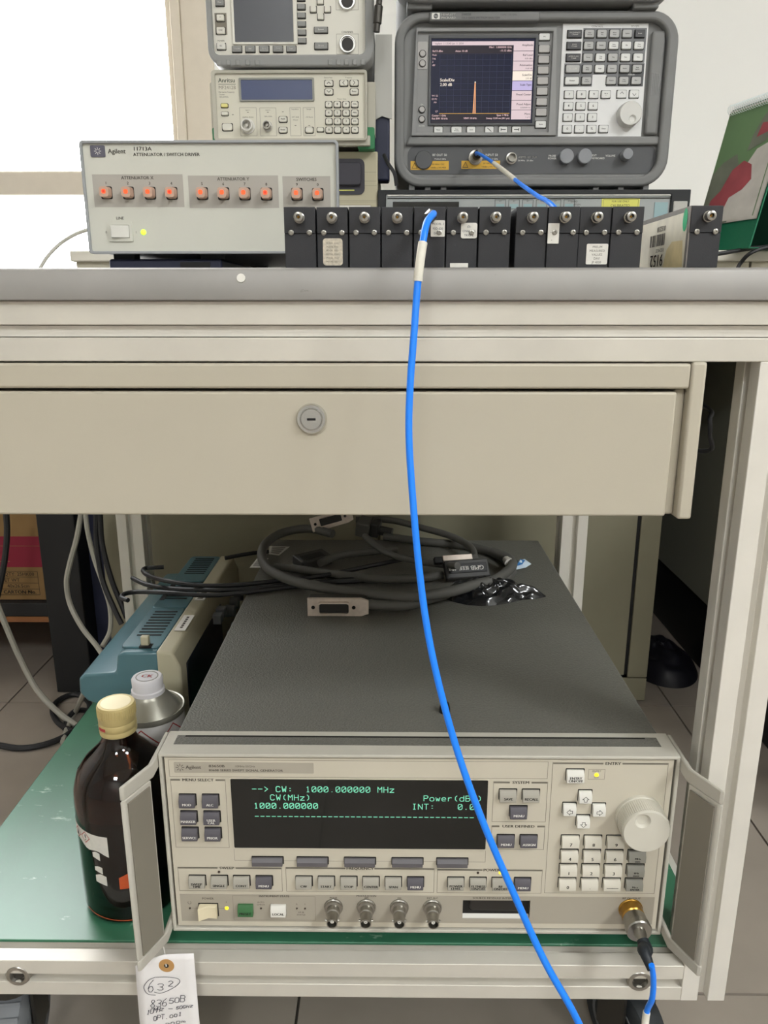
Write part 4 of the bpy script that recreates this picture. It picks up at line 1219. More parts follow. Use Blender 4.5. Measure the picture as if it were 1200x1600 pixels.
MB(MM).prism([(170, -5), (214, -5), (214, 8), (160, 8)], 'y', 2, 12).build('front_foot', 'an_bezel', an, bevel=.001)
for y in (250,):
    MB(MM).box(10, 200, y, y + 20, -7.4, 3).build('rear_foot', 'green_foot', an)
for x in (80, 140):
    MB(MM).box(x, x + 22, -3.5, 10, -1.4, 2).build('dark_foot', 'module', an)

pm = thing('power_meter', (AX, 1.17, 1.008), 'pale power meter with grey screen on top of the left stack', 'power meter')
MB(MM).prism(rr(-2, 4, 217, 112, 20, 6), 'y', 14, 320).build('case', 'pm_case', pm)
MB(MM).ring(rr(-4, 1, 219.5, 115, 22, 6), rr(3.2, 15.5, 208, 108, 8, 6), 'y', -9, 30).build('bumper', 'pm_case', pm, bevel=.003, seg=3)
MB(MM).box(2, 209.5, -2, 14, 14, 109).build('front_panel', 'pm_face', pm)
MB(MM).ring(rr(28.6, 28.8, 117.2, 100, 2, 3), rr(32.2, 32, 111.4, 97, 1, 3), 'y', -4, -1.5).build('screen_rim', 'pm_face', pm, bevel=.001)
MB(MM).box(31.5, 112, -3, -1, 31.5, 97.5).build('screen', 'pm_lcd', pm)
pp = Print()
def pkey(x0, z0, x1, z1, m='pm_key', t=''):
    key(pm, x0, z0 - 8, x1, z1 - 8, 3.4, m, style='flat', y=-2)
    pp['slot'].poly(rr(x0 - .8, z0 - 9, x1 + .8, z1 - 7.4, .8, 2), -2.1)
    if t: pp['ink_white' if m == 'pm_key' else 'ink_black'].text(t, (x0 + x1) / 2, (z0 + z1) / 2 - 8.8, 1.9, -5.5, bold=.1)
for x in (28, 46, 65, 83.6, 101.7): pkey(x, 27.8, x + 12.6, 35.2, t={28: 'dBm/W', 46: 'Rel', 65: 'Freq', 83.6: 'Zero', 101.7: 'Save'}[x])
for z in (78.4, 68.2, 58, 48.1, 38.2, 88.5): pkey(117.6, z, 128, z + 6.4)
pkey(8.7, 82.8, 19.5, 90.4, t='Prev'); pkey(9, 65, 19, 72.5, 'pm_face', '^'); pkey(8.1, 49.6, 19.3, 57.7, 'pm_face', 'CH2'); pkey(7.5, 31, 19, 38.8, 'key_white', '0.1')
for x, z in ((144.4, 84.4), (134.8, 75), (153.7, 75), (144.4, 66.3)): pkey(x, z, x + 8, z + 7.2, 'pm_face')
pkey(139.8, 50.5, 157.3, 57.8, t='System'); pkey(139.8, 31, 157.2, 39, t='Preset')
for z0, z1 in ((17, 41.8), (70, 96)):
    pp['line_grey'].outline(169, z0, 199, z1, .4, -2.1)
pp['ink'].text('CHANNEL', 184, 42.8, 2.4, -2.1, bold=.1); pp['ink'].text('POWER', 13, 33, 1.9, -2.1); pp['line_grey'].fill(6, 41, 22, 67, -2.05); pp['ink'].text('DISPLAY', 13, 65, 1.6, -2.1)
pp.build(pm)
for z in (29, 80.5):
    c = MB(MM).lathe([(11.6, 0), (11.6, 2), (10.4, 4), (9.4, 4), (9, 1), (0, 1)], (184.1, -2, z), (0, -1, 0), 30)
    co = c.build('sensor_socket', 'chrome', pm)
    MB(MM).lathe([(8, 1), (8, 2.5), (0, 2.5)], (184.1, -2, z), (0, -1, 0), 24).build('socket_core', 'dsub', co)
for x0 in (7, 158):
    for k in range(5):
        xx = x0 + k * (13 if x0 < 100 else 11)
        MB(MM).box(xx, xx + 6, -11, -6, 2, 9).build('bumper_rib', 'pm_case', pm, bevel=.001)
for x in (20, 180):
    for y in (20, 280):
        MB(MM).box(x, x + 18, y, y + 18, -1.2, 5).build('foot', 'rubber', pm)
# ================================================================== blue test cables
bc = thing('blue_coax_cable', (0, 0, 0), 'blue coax cable looping from the attenuator row down to the signal generator output', 'cable')
path = [(.0254, .541, .7555), (.0262, .522, .7545)] + [(0.0215,0.5070,0.7480),(0.0185,0.4980,0.7339),(0.0159,0.4940,0.7127),(0.0137,0.4880,0.6822),(0.0115,0.4820,0.6515),(0.0108,0.4760,0.6204),(0.0134,0.4680,0.5812),(0.0176,0.4580,0.5380),(0.0233,0.4480,0.4989),(0.0323,0.4380,0.4598),(0.0442,0.4280,0.4205),(0.0593,0.4180,0.3811),(0.0769,0.4080,0.3417),(0.0972,0.3960,0.2992),(0.1196,0.3860,0.2598)]
path += [(.150, .385, .185), (.176, .40, .115), (.196, .44, .085)] + [(0.2057,0.4920,0.1369),(0.2079,0.4900,0.1675),(0.2063,0.4880,0.1885),(0.2032,0.4870,0.2031)]
full = spline(path, 10)
bco = MB().tube(full, .0023, 10, smooth=False).build('jacket', 'cable_blue', bc)
def sleeve(a, b, r=.0029):
    MB().tube([full[i] for i in range(a, b)], r, 12, smooth=False).build('sleeve', 'cable_white', bc)
def nearest(p):
    return min(range(len(full)), key=lambda i: (full[i] - Vector(p)).length)
sleeve(nearest([(0.0189,0.4990,0.7361)][0]), nearest([(0.0155,0.4940,0.7101)][0]))
e1 = nearest([(0.2081,0.4920,0.1499)][0])
sleeve(e1 - 12, e1)
MB().lathe([(.0044, 0), (.0044, .008), (.0036, .009), (.0030, .012), (.0026, .017), (0, .017)], (.0254, .5475, .7555), (0, -1, 0), 6).build('module_nut', 'steel', bc)
MB().lathe([(.0088, .0), (.0098, .0008), (.0098, .008), (.0106, .009), (.0106, .0140), (.0098, .0150), (.0052, .0150), (.0048, .019), (.0038, .0205), (.0034, .026), (0, .026)], (.2071, .5424, .1955), (0, -1, 0), 32).build('generator_nut', 'steel', bc)
bt = [(.2071, .5190, .1955), (.2073, .512, .1935)] + [(0.2012,0.5000,0.2042),(0.2022,0.4930,0.2019),(0.2040,0.4880,0.1971)]
MB().tube(bt, lambda t: .0062 - .0031 * t if t > .35 else .0048 + .004 * t, 14).build('boot', 'boot', bc)

bc2 = thing('short_coax_cable', (0, 0, 0), 'short blue coax cable leaving the spectrum analyser input', 'cable')
path = [(.1248, 1.240, .9110)] + [(0.1220,1.2100,0.9092),(0.1293,1.1500,0.8923),(0.1387,1.0500,0.8622),(0.1428,0.9400,0.8318),(0.1463,0.8400,0.8057),(0.1507,0.7600,0.7840)] + [(.175, .72, .74), (.172, .69, .733)]
full = spline(path, 10)
MB().tube(full, .0023, 10, smooth=False).build('jacket', 'cable_blue', bc2)
a, b = nearest([(0.1337,1.1050,0.8793)][0]), nearest([(0.1420,0.9550,0.8359)][0])
MB().tube([full[i] for i in range(a, b)], .0029, 12, smooth=False).build('sleeve', 'cable_white', bc2)
MB().lathe([(.0062, 0), (.0062, .008), (.004, .010), (.0034, .022), (0, .022)], (.1248, 1.2412, .9106), (.12, -1, .12), 18).build('input_nut', 'dark_steel', bc2)

# ================================================================== GPIB cables on the generator's lid
def gpib_head(parent, loc, rot, shell='gpib_shell', L=.072, Hh=.0225, dp=.018, flip=False):
    """connector head: local x along the head, -y the mating face"""
    e = bpy.data.objects.new('connector_head', None)
    COL.objects.link(e)
    e.parent = parent
    e.location = loc
    e.rotation_euler = rot
    MB().prism([(0, 0), (L - .009, 0), (L, .003), (L, Hh - .003), (L - .009, Hh), (0, Hh)], 'y', 0, .004).build('face_plate', shell, e, bevel=.0006)
    MB().prism([(.001, .001), (L - .009, .001), (L - .001, .004), (L - .001, Hh - .004), (L - .009, Hh - .001), (.001, Hh - .001)], 'y', .004, dp).build('hood', 'gpib_dark', e, bevel=.0012)
    MB().ring(rr(.0125, .0035, .0505, Hh - .0035, .004, 4), rr(.0140, .005, .049, Hh - .005, .003, 4), 'y', -.005, .001).build('contact_rim', shell, e)
    MB().box(.0145, .0485, -.003, .001, .0058, Hh - .0058).build('contact_block', 'dsub', e)
    for x in (.0068, .0545):
        MB().cyl((x, -.0006, Hh / 2), (0, 1, 0), .0022, .002, 14).build('screw_hole', 'slot', e)
    return e
GT = .3436  # lid height
g1 = thing('instrument_cable', (0, 0, 0), 'grey instrument cable with upright pinkish metal connector on the generator lid', 'cable')
gpib_head(g1, (-.0985, .842, GT), (0, 0, 0))
MB().tube([(-.028, .853, GT + .0115), (-.012, .853, GT + .010)] + [(0.0221,0.8617,0.3506),(0.0624,0.8935,0.3506),(0.1048,0.9206,0.3506),(0.1457,0.9515,0.3506),(0.1639,0.9894,0.3506),(0.1546,1.0496,0.3506),(0.1130,1.0944,0.3506),(0.0471,1.1160,0.3506)] + [(-0.0114,1.1355,0.3526)], .0062, 10).build('cord', 'cable_grey', g1)

g2 = thing('instrument_cable', (0, 0, 0), 'thick grey instrument cable arching at the left of the generator lid', 'cable')
MB().tube([(-0.0896,1.1252,0.3596),(-0.1316,1.1524,0.3596)] + [(-0.1693,1.1344,0.3576),(-0.1851,1.0788,0.3576),(-0.1811,1.0196,0.3576)] + [(-0.1595,0.9553,0.3606),(-0.1225,0.9147,0.3606),(-0.0800,0.8902,0.3606),(-0.0320,0.8712,0.3606),(0.0220,0.8633,0.3606),(0.0691,0.8786,0.3606),(0.1069,0.9055,0.3606)] + [(0.1330,0.9215,0.3616),(0.1607,0.9710,0.3616)] + [(0.1596,0.9996,0.3636),(0.1422,1.0275,0.3636)], .0066, 10).build('cord', 'cable_grey', g2)
h2 = gpib_head(g2, [(-0.1213,1.1383,0.3576)][0], (math.radians(-22), math.radians(-14), math.radians(8)), L=.066)
MB().tube([(0.1593,1.0028,0.3616),(0.1597,0.9814,0.3616)], .0072, 12, smooth=False).build('marker_sleeve', 'label_white', g2)

g3 = thing('instrument_cable', (0, 0, 0), 'dark instrument cable with lettered flat connector near the blue cable', 'cable')
MB().tube([(-0.1594,0.9978,0.3511),(-0.1227,0.9851,0.3511),(-0.0780,0.9676,0.3511),(-0.0095,0.9486,0.3511),(0.0409,0.9540,0.3511),(0.0669,0.9666,0.3511)], .0058, 10).build('cord', 'cable_grey', g3)
hd = bpy.data.objects.new('connector_head', None); COL.objects.link(hd); hd.parent = g3
hd.location = [(0.0732,0.9467,0.3521)][0]
hd.rotation_euler = (math.radians(-38), 0, math.radians(12))
MB().box(0, .060, 0, .012, 0, .026).build('hood', 'gpib_dark', hd, bevel=.002)
MB().box(.004, .056, -.0012, 0, .007, .020).build('name_inlay', 'black', hd, bevel=.0005)
tx = MB(); tx.text('GPIB', -.013, -.002, .0062, 0, bold=.0004); tx.text('IEEE-488', .0125, -.002, .0054, 0, bold=.0004)
ob = MB().add([(.030 - v[0], -.0014, .0138 - v[2]) for v in tx.v], tx.f).build('lettering', 'ink_white', hd, smooth=False, recalc=False)
MB().box(-.001, .040, .002, .013, .026, .034).build('metal_clip', 'gpib_shell', hd, bevel=.001)
MB().box(-.012, -.001, .003, .012, .024, .033).build('clip_end', 'black', hd, bevel=.001)

g4 = thing('instrument_cable', (0, 0, 0), 'slim dark instrument cable with square clamp under the drawer', 'cable')
MB().tube([(-0.0392,1.0862,0.3676),(-0.0242,1.0488,0.3676)] + [(-0.0013,1.0207,0.3616),(0.0336,0.9934,0.3616),(0.0674,0.9778,0.3616)] + [(0.0853,0.9383,0.3736)], .0048, 10).build('cord', 'cable_grey', g4)
MB().tube([(-0.0573,1.1905,0.3636),(-0.0016,1.1873,0.3636),(0.0480,1.1442,0.3636),(0.0894,1.1005,0.3636),(0.1128,1.0477,0.3636)] + [(0.1121,0.9814,0.3696)], .0052, 10).build('cord', 'cable_grey', g4)
hd = bpy.data.objects.new('clamp', None); COL.objects.link(hd); hd.parent = g4
hd.location = [(-0.0576,1.1514,0.3476)][0]
hd.rotation_euler = (math.radians(12), math.radians(8), math.radians(-14))
MB().box(0, .022, 0, .03, 0, .024).build('clamp_block', 'cable_grey', hd, bevel=.002)
MB().box(.022, .036, .004, .026, .002, .026).build('clamp_cap', 'gpib_dark', hd, bevel=.002)
MB().cyl((.036, .014, .012), (1, 0, 0), .0075, .02, 14).build('thumb_screw', 'gpib_dark', hd)
g5 = thing('instrument_cable', (0, 0, 0), 'dark cable end with small black name plate lying beside the barcode stickers', 'cable')
hd = bpy.data.objects.new('connector_head', None); COL.objects.link(hd); hd.parent = g5
hd.location = [(-0.1227,0.9984,0.3436)][0]
hd.rotation_euler = (math.radians(8), 0, math.radians(38))
MB().box(0, .05, 0, .028, 0, .014).build('hood', 'gpib_dark', hd, bevel=.002)
MB().box(.004, .04, .004, .018, .014, .0146).build('name_inlay', 'black', hd, bevel=.0003)
MB().tube([(-0.0987,1.0075,0.3526),(-0.0743,1.0413,0.3526),(-0.0338,1.0593,0.3526),(0.0080,1.0717,0.3526)], .0055, 10).build('cord', 'cable_grey', g5)
# thin black leads from the oscilloscope side
lead_labels = ['upper thin black lead crossing from the oscilloscope to the generator lid', 'middle thin black lead crossing from the oscilloscope to the generator lid', 'lower thin black lead crossing from the oscilloscope to the generator lid']
leads = [[(0.0258,1.0327,0.3520),(-0.0362,0.9938,0.3520),(-0.0942,0.9575,0.3520),(-0.1505,0.9376,0.3520),(-0.1975,0.9230,0.3520),(-0.2461,0.9202,0.3520),(-0.2899,0.9362,0.3520)] + [(-0.3257,0.9802,0.3420),(-0.3425,1.0007,0.3420),(-0.3440,1.0139,0.3420),(-0.3331,1.0167,0.3420),(-0.3196,1.0196,0.3420)],
         [(0.0670,0.9674,0.3490),(-0.0097,0.9617,0.3490),(-0.0765,0.9464,0.3490),(-0.1332,0.9316,0.3490),(-0.1803,0.9174,0.3490),(-0.2281,0.9124,0.3490)] + [(-0.2859,0.9425,0.3390),(-0.3221,0.9563,0.3390),(-0.3453,0.9757,0.3390),(-0.3521,0.9831,0.3390)],
         [(-0.0096,0.9598,0.3470),(-0.0929,0.9421,0.3470),(-0.1485,0.9229,0.3470),(-0.1946,0.9067,0.3470),(-0.2334,0.8997,0.3470),(-0.2839,0.9080,0.3470)] + [(-0.3292,0.9331,0.3380),(-0.3435,0.9261,0.3380),(-0.3431,0.9127,0.3380),(-0.3321,0.9041,0.3380)]]
for p, l in zip(leads, lead_labels):
    t = thing('black_lead', (0, 0, 0), l, 'cable', 'thin black leads over the oscilloscope')
    MB().tube(p, .0031, 8).build('cord', 'cable_dark', t)
bl = thing('black_lead', (0, 0, 0), 'thin black lead along the far side of the oscilloscope', 'cable', 'thin black leads over the oscilloscope')
MB().tube([(-0.2395,1.0508,0.3450),(-0.2081,1.0717,0.3450),(-0.1813,1.0810,0.3450)], .003, 8).build('cord', 'cable_dark', bl)
# crumpled black plastic bag
def crumple(name, pts, h, n, material, parent=None, jit=.38):
    """puffed, creased sheet over a footprint polygon"""
    cx = sum(p[0] for p in pts) / len(pts); cy = sum(p[1] for p in pts) / len(pts)
    vs, fs, rings = [], [], 9
    m = len(pts)
    for r in range(rings + 1):
        t = r / rings
        for k, p in enumerate(pts):
            x, y = cx + (p[0] - cx) * (1 - t), cy + (p[1] - cy) * (1 - t)
            z = h * math.sin(min(1, t * 1.25) * math.pi / 2) * (1 if r else 0)
            j = h * jit if 0 < r else 0
            vs.append((x + random.uniform(-.003, .003) * (r > 0), y + random.uniform(-.003, .003) * (r > 0), p[2] + max(.0004, z + random.uniform(-j, j))))
    for r in range(rings):
        for k in range(m):
            fs.append((r * m + k, r * m + (k + 1) % m, (r + 1) * m + (k + 1) % m, (r + 1) * m + k))
    b = MB().add(vs, fs)
    return b.build(name, material, parent, smooth=False)
foot = [(0.0477,0.9157,0.3436),(0.0645,0.9248,0.3436),(0.0897,0.9319,0.3436),(0.1154,0.9414,0.3436),(0.1369,0.9463,0.3436),(0.1581,0.9489,0.3436),(0.1718,0.9304,0.3436),(0.1866,0.9215,0.3436),(0.1971,0.9083,0.3436),(0.1826,0.8995,0.3436),(0.1619,0.8950,0.3436),(0.1403,0.8822,0.3436),(0.1158,0.8737,0.3436),(0.0928,0.8776,0.3436),(0.0742,0.8899,0.3436),(0.0594,0.9069,0.3436)]
fine = []
for i, p in enumerate(foot):
    q = foot[(i + 1) % len(foot)]
    fine += [p, tuple((a + b) / 2 for a, b in zip(p, q))]
bag = crumple('plastic_bag', fine, .019, 9, 'bag', jit=.45)
bag.data.polygons.foreach_set('use_smooth', [True] * len(bag.data.polygons))
sub = bag.modifiers.new('smooth', 'SUBSURF')
sub.levels = sub.render_levels = 2
tag(bag, 'crumpled shiny black plastic bag on the generator lid', 'plastic bag')
wr = thing('candy_wrapper', [(0.1690,1.0039,0.3436)][0], 'small torn blue and white wrapper on the generator lid', 'wrapper')
MB().add([(0,0,.001),(.016,.002,.004),(.026,.012,.006),(.018,.022,.010),(.004,.018,.006),(.010,.011,.012)], [(0,1,5),(1,2,5),(2,3,5),(3,4,5),(4,0,5)]).build('foil', 'wrapper', wr, smooth=False)
MB().add([(.004,.003,.0062),(.012,.004,.0085),(.017,.012,.0115),(.010,.013,.0125)], [(0,1,2,3)]).build('blue_print', 'wrapper_blue', wr, smooth=False)
for lbl, q, nm in (('torn white barcode sticker at the back of the generator lid', [(-0.1852,1.1127,0.3438),(-0.1537,1.1098,0.3438),(-0.1641,1.0668,0.3438),(-0.1800,1.0726,0.3438)], 'sticker'), ('white barcode sticker at the left edge of the generator lid', [(-0.1940,1.0548,0.3438),(-0.1773,1.0550,0.3438),(-0.1806,1.0131,0.3438),(-0.1976,1.0130,0.3438)], 'sticker')):
    s = MB().add(q, [(0, 1, 2, 3)]).build(nm, 'label_white', recalc=False)
    so = s
    b = MB()
    for k in range(7):
        t0, t1 = .12 + k * .11, .17 + k * .11
        L = [Vector(q[0]).lerp(Vector(q[3]), t) for t in (t0, t1)]
        Rr = [Vector(q[1]).lerp(Vector(q[2]), t) for t in (t0, t1)]
        up_ = Vector((0, 0, .0002))
        b.add([tuple(L[0].lerp(Rr[0], .15) + up_), tuple(L[0].lerp(Rr[0], .85) + up_), tuple(L[1].lerp(Rr[1], .85) + up_), tuple(L[1].lerp(Rr[1], .15) + up_)], [(0, 1, 2, 3)])
    b.build('print', 'ink', s, smooth=False, recalc=False)
    tag(s, lbl, 'sticker')

# ================================================================== paper tag hanging on the handle
tg = thing('paper_tag', (0, .530, 0), 'white paper tag with handwriting hanging from the left handle', 'tag')
x0, x1, z1, z0 = -.2175, -.1665, .158, .072
NV, NH = 14, 6
def tz(u, v): return -.0014 * math.sin(v * 2.2) - .0007 * u * u
outline_top = lambda u: z1 + .0105 * min(1, u * 2.2) - .004 * (1 - u)
vs, fs = [], []
for j in range(NV + 1):
    for i in range(NH + 1):
        u, v = i / NH, j / NV
        zt = outline_top(u)
        vs.append((x0 + (x1 - x0) * u + .002 * v * (u - .5), tz(u, v), zt + (z0 - zt) * v))
for j in range(NV):
    for i in range(NH):
        a = j * (NH + 1) + i
        fs.append((a, a + 1, a + NH + 2, a + NH + 1))
sh = MB().add(vs, fs).build('sheet', 'paper', tg)
sd = sh.modifiers.new('thick', 'SOLIDIFY'); sd.thickness = .0004; sd.offset = 1
cxr, czr = -.1905, .1555
ey = MB().ring(circ(cxr, czr, .0066, 24), circ(cxr, czr, .0021, 24), 'y', -.0012, -.0004).build('eyelet_patch', 'kraft', tg)
MB().prism(circ(cxr, czr, .0021, 16), 'y', -.0013, -.0003).build('eyelet_hole', 'dark_steel', tg)
hw = MB()
Y = -.0026
def hand(s, a, b, h, cw, slant=.12, w=.00055):
    """pen strokes between two baseline points"""
    n = len(s)
    for i, c in enumerate(s):
        t = i / n
        hw.strokes(c, a[0] + (b[0] - a[0]) * t, a[2] + (b[2] - a[2]) * t, cw * random.uniform(.85, 1.1), h * random.uniform(.85, 1.15), 0, w, Y, slant)
hand('6', [(-0.2081,0.5274,0.1290)][0], [(-0.2019,0.5274,0.1304)][0], .0135, .0048, .3); hand('3', [(-0.1997,0.5274,0.1311)][0], [(-0.1935,0.5274,0.1326)][0], .0072, .0048); hand('2', [(-0.1900,0.5274,0.1353)][0], [(-0.1851,0.5274,0.1354)][0], .0050, .0042)
for loop in ([(-0.2008,0.5274,0.1447),(-0.2066,0.5274,0.1413),(-0.2109,0.5274,0.1351),(-0.2103,0.5274,0.1296),(-0.2072,0.5274,0.1262),(-0.2018,0.5274,0.1256)], [(-0.2026,0.5274,0.1290),(-0.1977,0.5274,0.1277),(-0.1909,0.5274,0.1305),(-0.1834,0.5274,0.1354),(-0.1798,0.5274,0.1402),(-0.1817,0.5274,0.1436),(-0.1899,0.5274,0.1449),(-0.2003,0.5274,0.1447)]):
    hw.ribbon([(q.x, q.z) for q in spline(loop, 5)], .00055, Y)
hand('836', [(-0.2072,0.5274,0.1124)][0], [(-0.1921,0.5274,0.1147)][0], .0078, .0038, .2); hand('5OB', [(-0.1908,0.5274,0.1168)][0], [(-0.1762,0.5274,0.1197)][0], .0060, .0038, .2)
hand('1OMHz', [(-0.2112,0.5274,0.1047)][0], [(-0.1958,0.5274,0.1098)][0], .0048, .0024, .4); hand('-', [(-0.1919,0.5274,0.1098)][0], [(-0.1878,0.5274,0.1126)][0], .003, .0034); hand('5OGHz', [(-0.1852,0.5274,0.1106)][0], [(-0.1700,0.5274,0.1135)][0], .0032, .0021, .3)
hand('OPT', [(-0.2056,0.5274,0.0978)][0], [(-0.1959,0.5274,0.1007)][0], .0046, .0026, .2); hand('.OO1', [(-0.1954,0.5274,0.1000)][0], [(-0.1795,0.5274,0.1044)][0], .0036, .0026, .2)
hand('2OOm', [(-0.1960,0.5274,0.0922)][0], [(-0.1766,0.5274,0.0974)][0], .003, .003, .2)
hw.build('handwriting', 'pen', tg, smooth=False, recalc=False)
MB().tube([(-.1905, -.002, .1555), (-.193, .004, .166), (-.1965, .006, .178)], .0005, 6).build('string', 'label_white', tg)

# ================================================================== oscilloscope beside the generator
os_ = thing('oscilloscope', (-.345, .775, .1502), 'teal and cream portable oscilloscope standing sideways beside the generator', 'oscilloscope')
# local x: 0 rear .. .112 front ; y: 0 near side .. .332 far side ; z up
LEN = .332
MB().prism([(.026, .006), (.088, .006), (.088, .178), (.050, .178), (.042, .174), (.039, .153), (.004, .151), (-.003, .146), (-.004, .128), (.004, .118), (.020, .112), (.026, .100)], 'y', 0, LEN).build('shell', 'teal', os_, bevel=.003, seg=3)
MB().prism([(.086, .006), (.108, .006), (.112, .012), (.112, .160), (.104, .178), (.086, .180)], 'y', -.001, LEN + .001).build('front_bezel', 'scope_cream', os_, bevel=.003, seg=3)
MB().box(.1115, .1135, .022, .20, .045, .155).build('screen', 'scope_dark', os_, bevel=.001)
for y in (.235, .265, .295):
    for z in (.05, .09, .13):
        MB().lathe([(.009, 0), (.008, .012), (0, .012)], (.112, y, z), (1, 0, 0), 16).build('knob', 'scope_knob', os_)
for y in (.150, .172):
    MB().box(.112, .124, y, y + .014, .146, .158).build('front_key', 'scope_knob', os_, bevel=.001)
# raised top pads with vent slots
vents = [(.028, .118, 9), (.142, .205, 6), (.238, .322, 9)]
for y0, y1, n in vents:
    MB().prism(rr(.043, y0 - .018, .087, y1 + .006, .006, 3), 'z', .1775, .1800, 0).build('top_pad', 'teal', os_, bevel=.001)
    for k in range(n):
        yy = y0 + .012 + (y1 - y0 - .012) * k / n
        MB().box(.052, .080, yy, yy + .0026, .1798, .1806).build('vent_slot', 'slot', os_)
for y in (.126, .218):
    MB().box(.046, .086, y, y + .010, .1765, .1784).build('handle_recess', 'slot', os_, bevel=.001)
MB().box(.046, .052, .150, .215, .1797, .1808).build('handle_slot', 'slot', os_)
MB().box(.064, .078, .010, .018, .1775, .1805).build('switch_recess', 'slot', os_)
MB().box(.065, .074, .013, .020, .178, .1905).build('power_button', 'scope_cream', os_, bevel=.001)
for i, (y0, y1, dark) in enumerate(((.150, .185, True), (.055, .10, False))):
    st_ = MB().box(.091, .104, y0, y1, .1795, .1803).build('sticker', 'label_white', os_)
    b = MB()
    if dark:
        for k in range(9):
            b.box(.094, .101, y0 + .004 + k * .003, y0 + .0055 + k * .003, .1803, .1805)
    else:
        for k in range(6):
            b.box(.096, .099, y0 + .006 + k * .006, y0 + .010 + k * .006, .1803, .1805)
    b.build('print', 'ink', st_)
for y in (.02, .29):
    MB().box(.02, .045, y, y + .02, .0002, .008).build('foot', 'teal', os_, bevel=.002)
    MB().box(.085, .105, y, y + .02, .0002, .008).build('foot', 'teal', os_, bevel=.002)

# ================================================================== brown bottle and solvent tin
BX, BY, SHZ = -.2480, .6215, .1504
bo = thing('brown_bottle', (BX, BY, SHZ), 'dark brown glass bottle with ribbed gold cap on the green shelf', 'bottle')
outer = [(0, 0), (.040, 0), (.0435, .003), (.0445, .008), (.0445, .112), (.0435, .124), (.0395, .138), (.032, .149), (.0225, .158), (.0165, .165), (.0142, .172), (.0142, .186)]
inner = [(.0120, .186), (.0120, .171), (.0140, .165), (.020, .157), (.0295, .147), (.037, .136), (.041, .123), (.042, .110), (.042, .009), (.039, .005), (0, .006)]
MB().lathe(outer + inner, (0, 0, 0), (0, 0, 1), 48).build('glass', 'brown_glass', bo)
MB().lathe([(0, .0065), (.0385, .0065), (.0415, .010), (.0415, .105), (0, .105)], (0, 0, 0), (0, 0, 1), 40).build('liquid', 'brown_core', bo)
cap = MB().lathe([(.0150, .1735), (.0163, .1745), (.0166, .1775), (.0160, .1785), (.0160, .1795), (.0166, .1805), (.0166, .1845), (.0160, .186), (.0166, .1875), (.0166, .2000), (.0158, .2025), (0, .2025)], (0, 0, 0), (0, 0, 1), 48)
co = cap.build('cap', 'gold_cap', bo)
rib = MB()
for k in range(48):
    a = 2 * math.pi * k / 48
    c_, s_ = math.cos(a), math.sin(a)
    rib.tube([(.0166 * c_, .0166 * s_, .192), (.0166 * c_, .0166 * s_, .2005)], .00045, 4, smooth=False)
rib.build('knurling', 'gold_cap', co)
MB().lathe([(0, .2023), (.0132, .2023), (.0132, .2028), (0, .2029)], (0, 0, 0), (0, 0, 1), 36).build('cap_disc', 'cap_top', co)
def wrap(r, a0, a1, zf0, zf1, n=16):
    """curved label on a cylinder; zf give lower and upper edge along the arc"""
    vs = []
    for i in range(n + 1):
        t = i / n
        a = a0 + (a1 - a0) * t
        vs += [(r * math.sin(a), -r * math.cos(a), zf0(t)), (r * math.sin(a), -r * math.cos(a), zf1(t))]
    return MB().add(vs, [(2 * i, 2 * i + 2, 2 * i + 3, 2 * i + 1) for i in range(n)])
MB().add(wrap(.0168, -.9, -.35, lambda t: .181, lambda t: .1840).v, wrap(.0168, -.9, -.35, lambda t: 0, lambda t: 0).f).build('red_print', 'red_ink', co, recalc=False)
lab = wrap(.0447, -1.45, -.05, lambda t: .088 - .013 * t + .0015 * math.sin(t * 17), lambda t: .0975 - .003 * t).build('label', 'label_white', bo, recalc=False)
def dense(pts, n=10):
    out = []
    for a, b in zip(pts, pts[1:]):
        out += [(a[0] + (b[0] - a[0]) * k / n, a[1] + (b[1] - a[1]) * k / n) for k in range(n)]
    return out + [pts[-1]]
def on_cyl(src, r, ac, zc):
    return MB().add([(r * math.sin(ac + v[0] / r), -r * math.cos(ac + v[0] / r), zc + v[2]) for v in src.v], src.f)
d = MB()
for k in (-1, 1):
    c = k * .0062
    d.ribbon(dense([(c, .0055), (c + .0055, 0), (c, -.0055), (c - .0055, 0), (c, .0055)], 5), .0007, 0)
on_cyl(d, .0449, -.72, .0895).build('hazard_diamonds', 'red_ink', lab, smooth=False, recalc=False)
d = MB(); d.text('!', .0062, -.003, .006, 0, bold=.0004); d.poly([(-.0086, -.003), (-.0062, .003), (-.004, -.003)], 0)
on_cyl(d, .0449, -.72, .0895).build('hazard_marks', 'ink_black', lab, smooth=False, recalc=False)
for z, a0, a1, hgt in ((.072, -.42, -.25, .006), (.058, -.40, -.22, .005), (.046, -.40, -.15, .009)):
    wrap(.0447, a0, a1, lambda t: z - .003 * t, lambda t: z + hgt * (1 - .5 * abs(t - .5)), 5).build('label_scrap', 'label_white', bo, recalc=False)
wrap(.0447, .10, .30, lambda t: .040, lambda t: .052 + .004 * t, 5).build('orange_patch', 'bottle_orange', bo, recalc=False)
wrap(.0447, -.8, .4, lambda t: .0045 + .004 * (1 - t), lambda t: .0053 + .004 * (1 - t), 12).build('orange_rim', 'bottle_orange', bo, recalc=False)

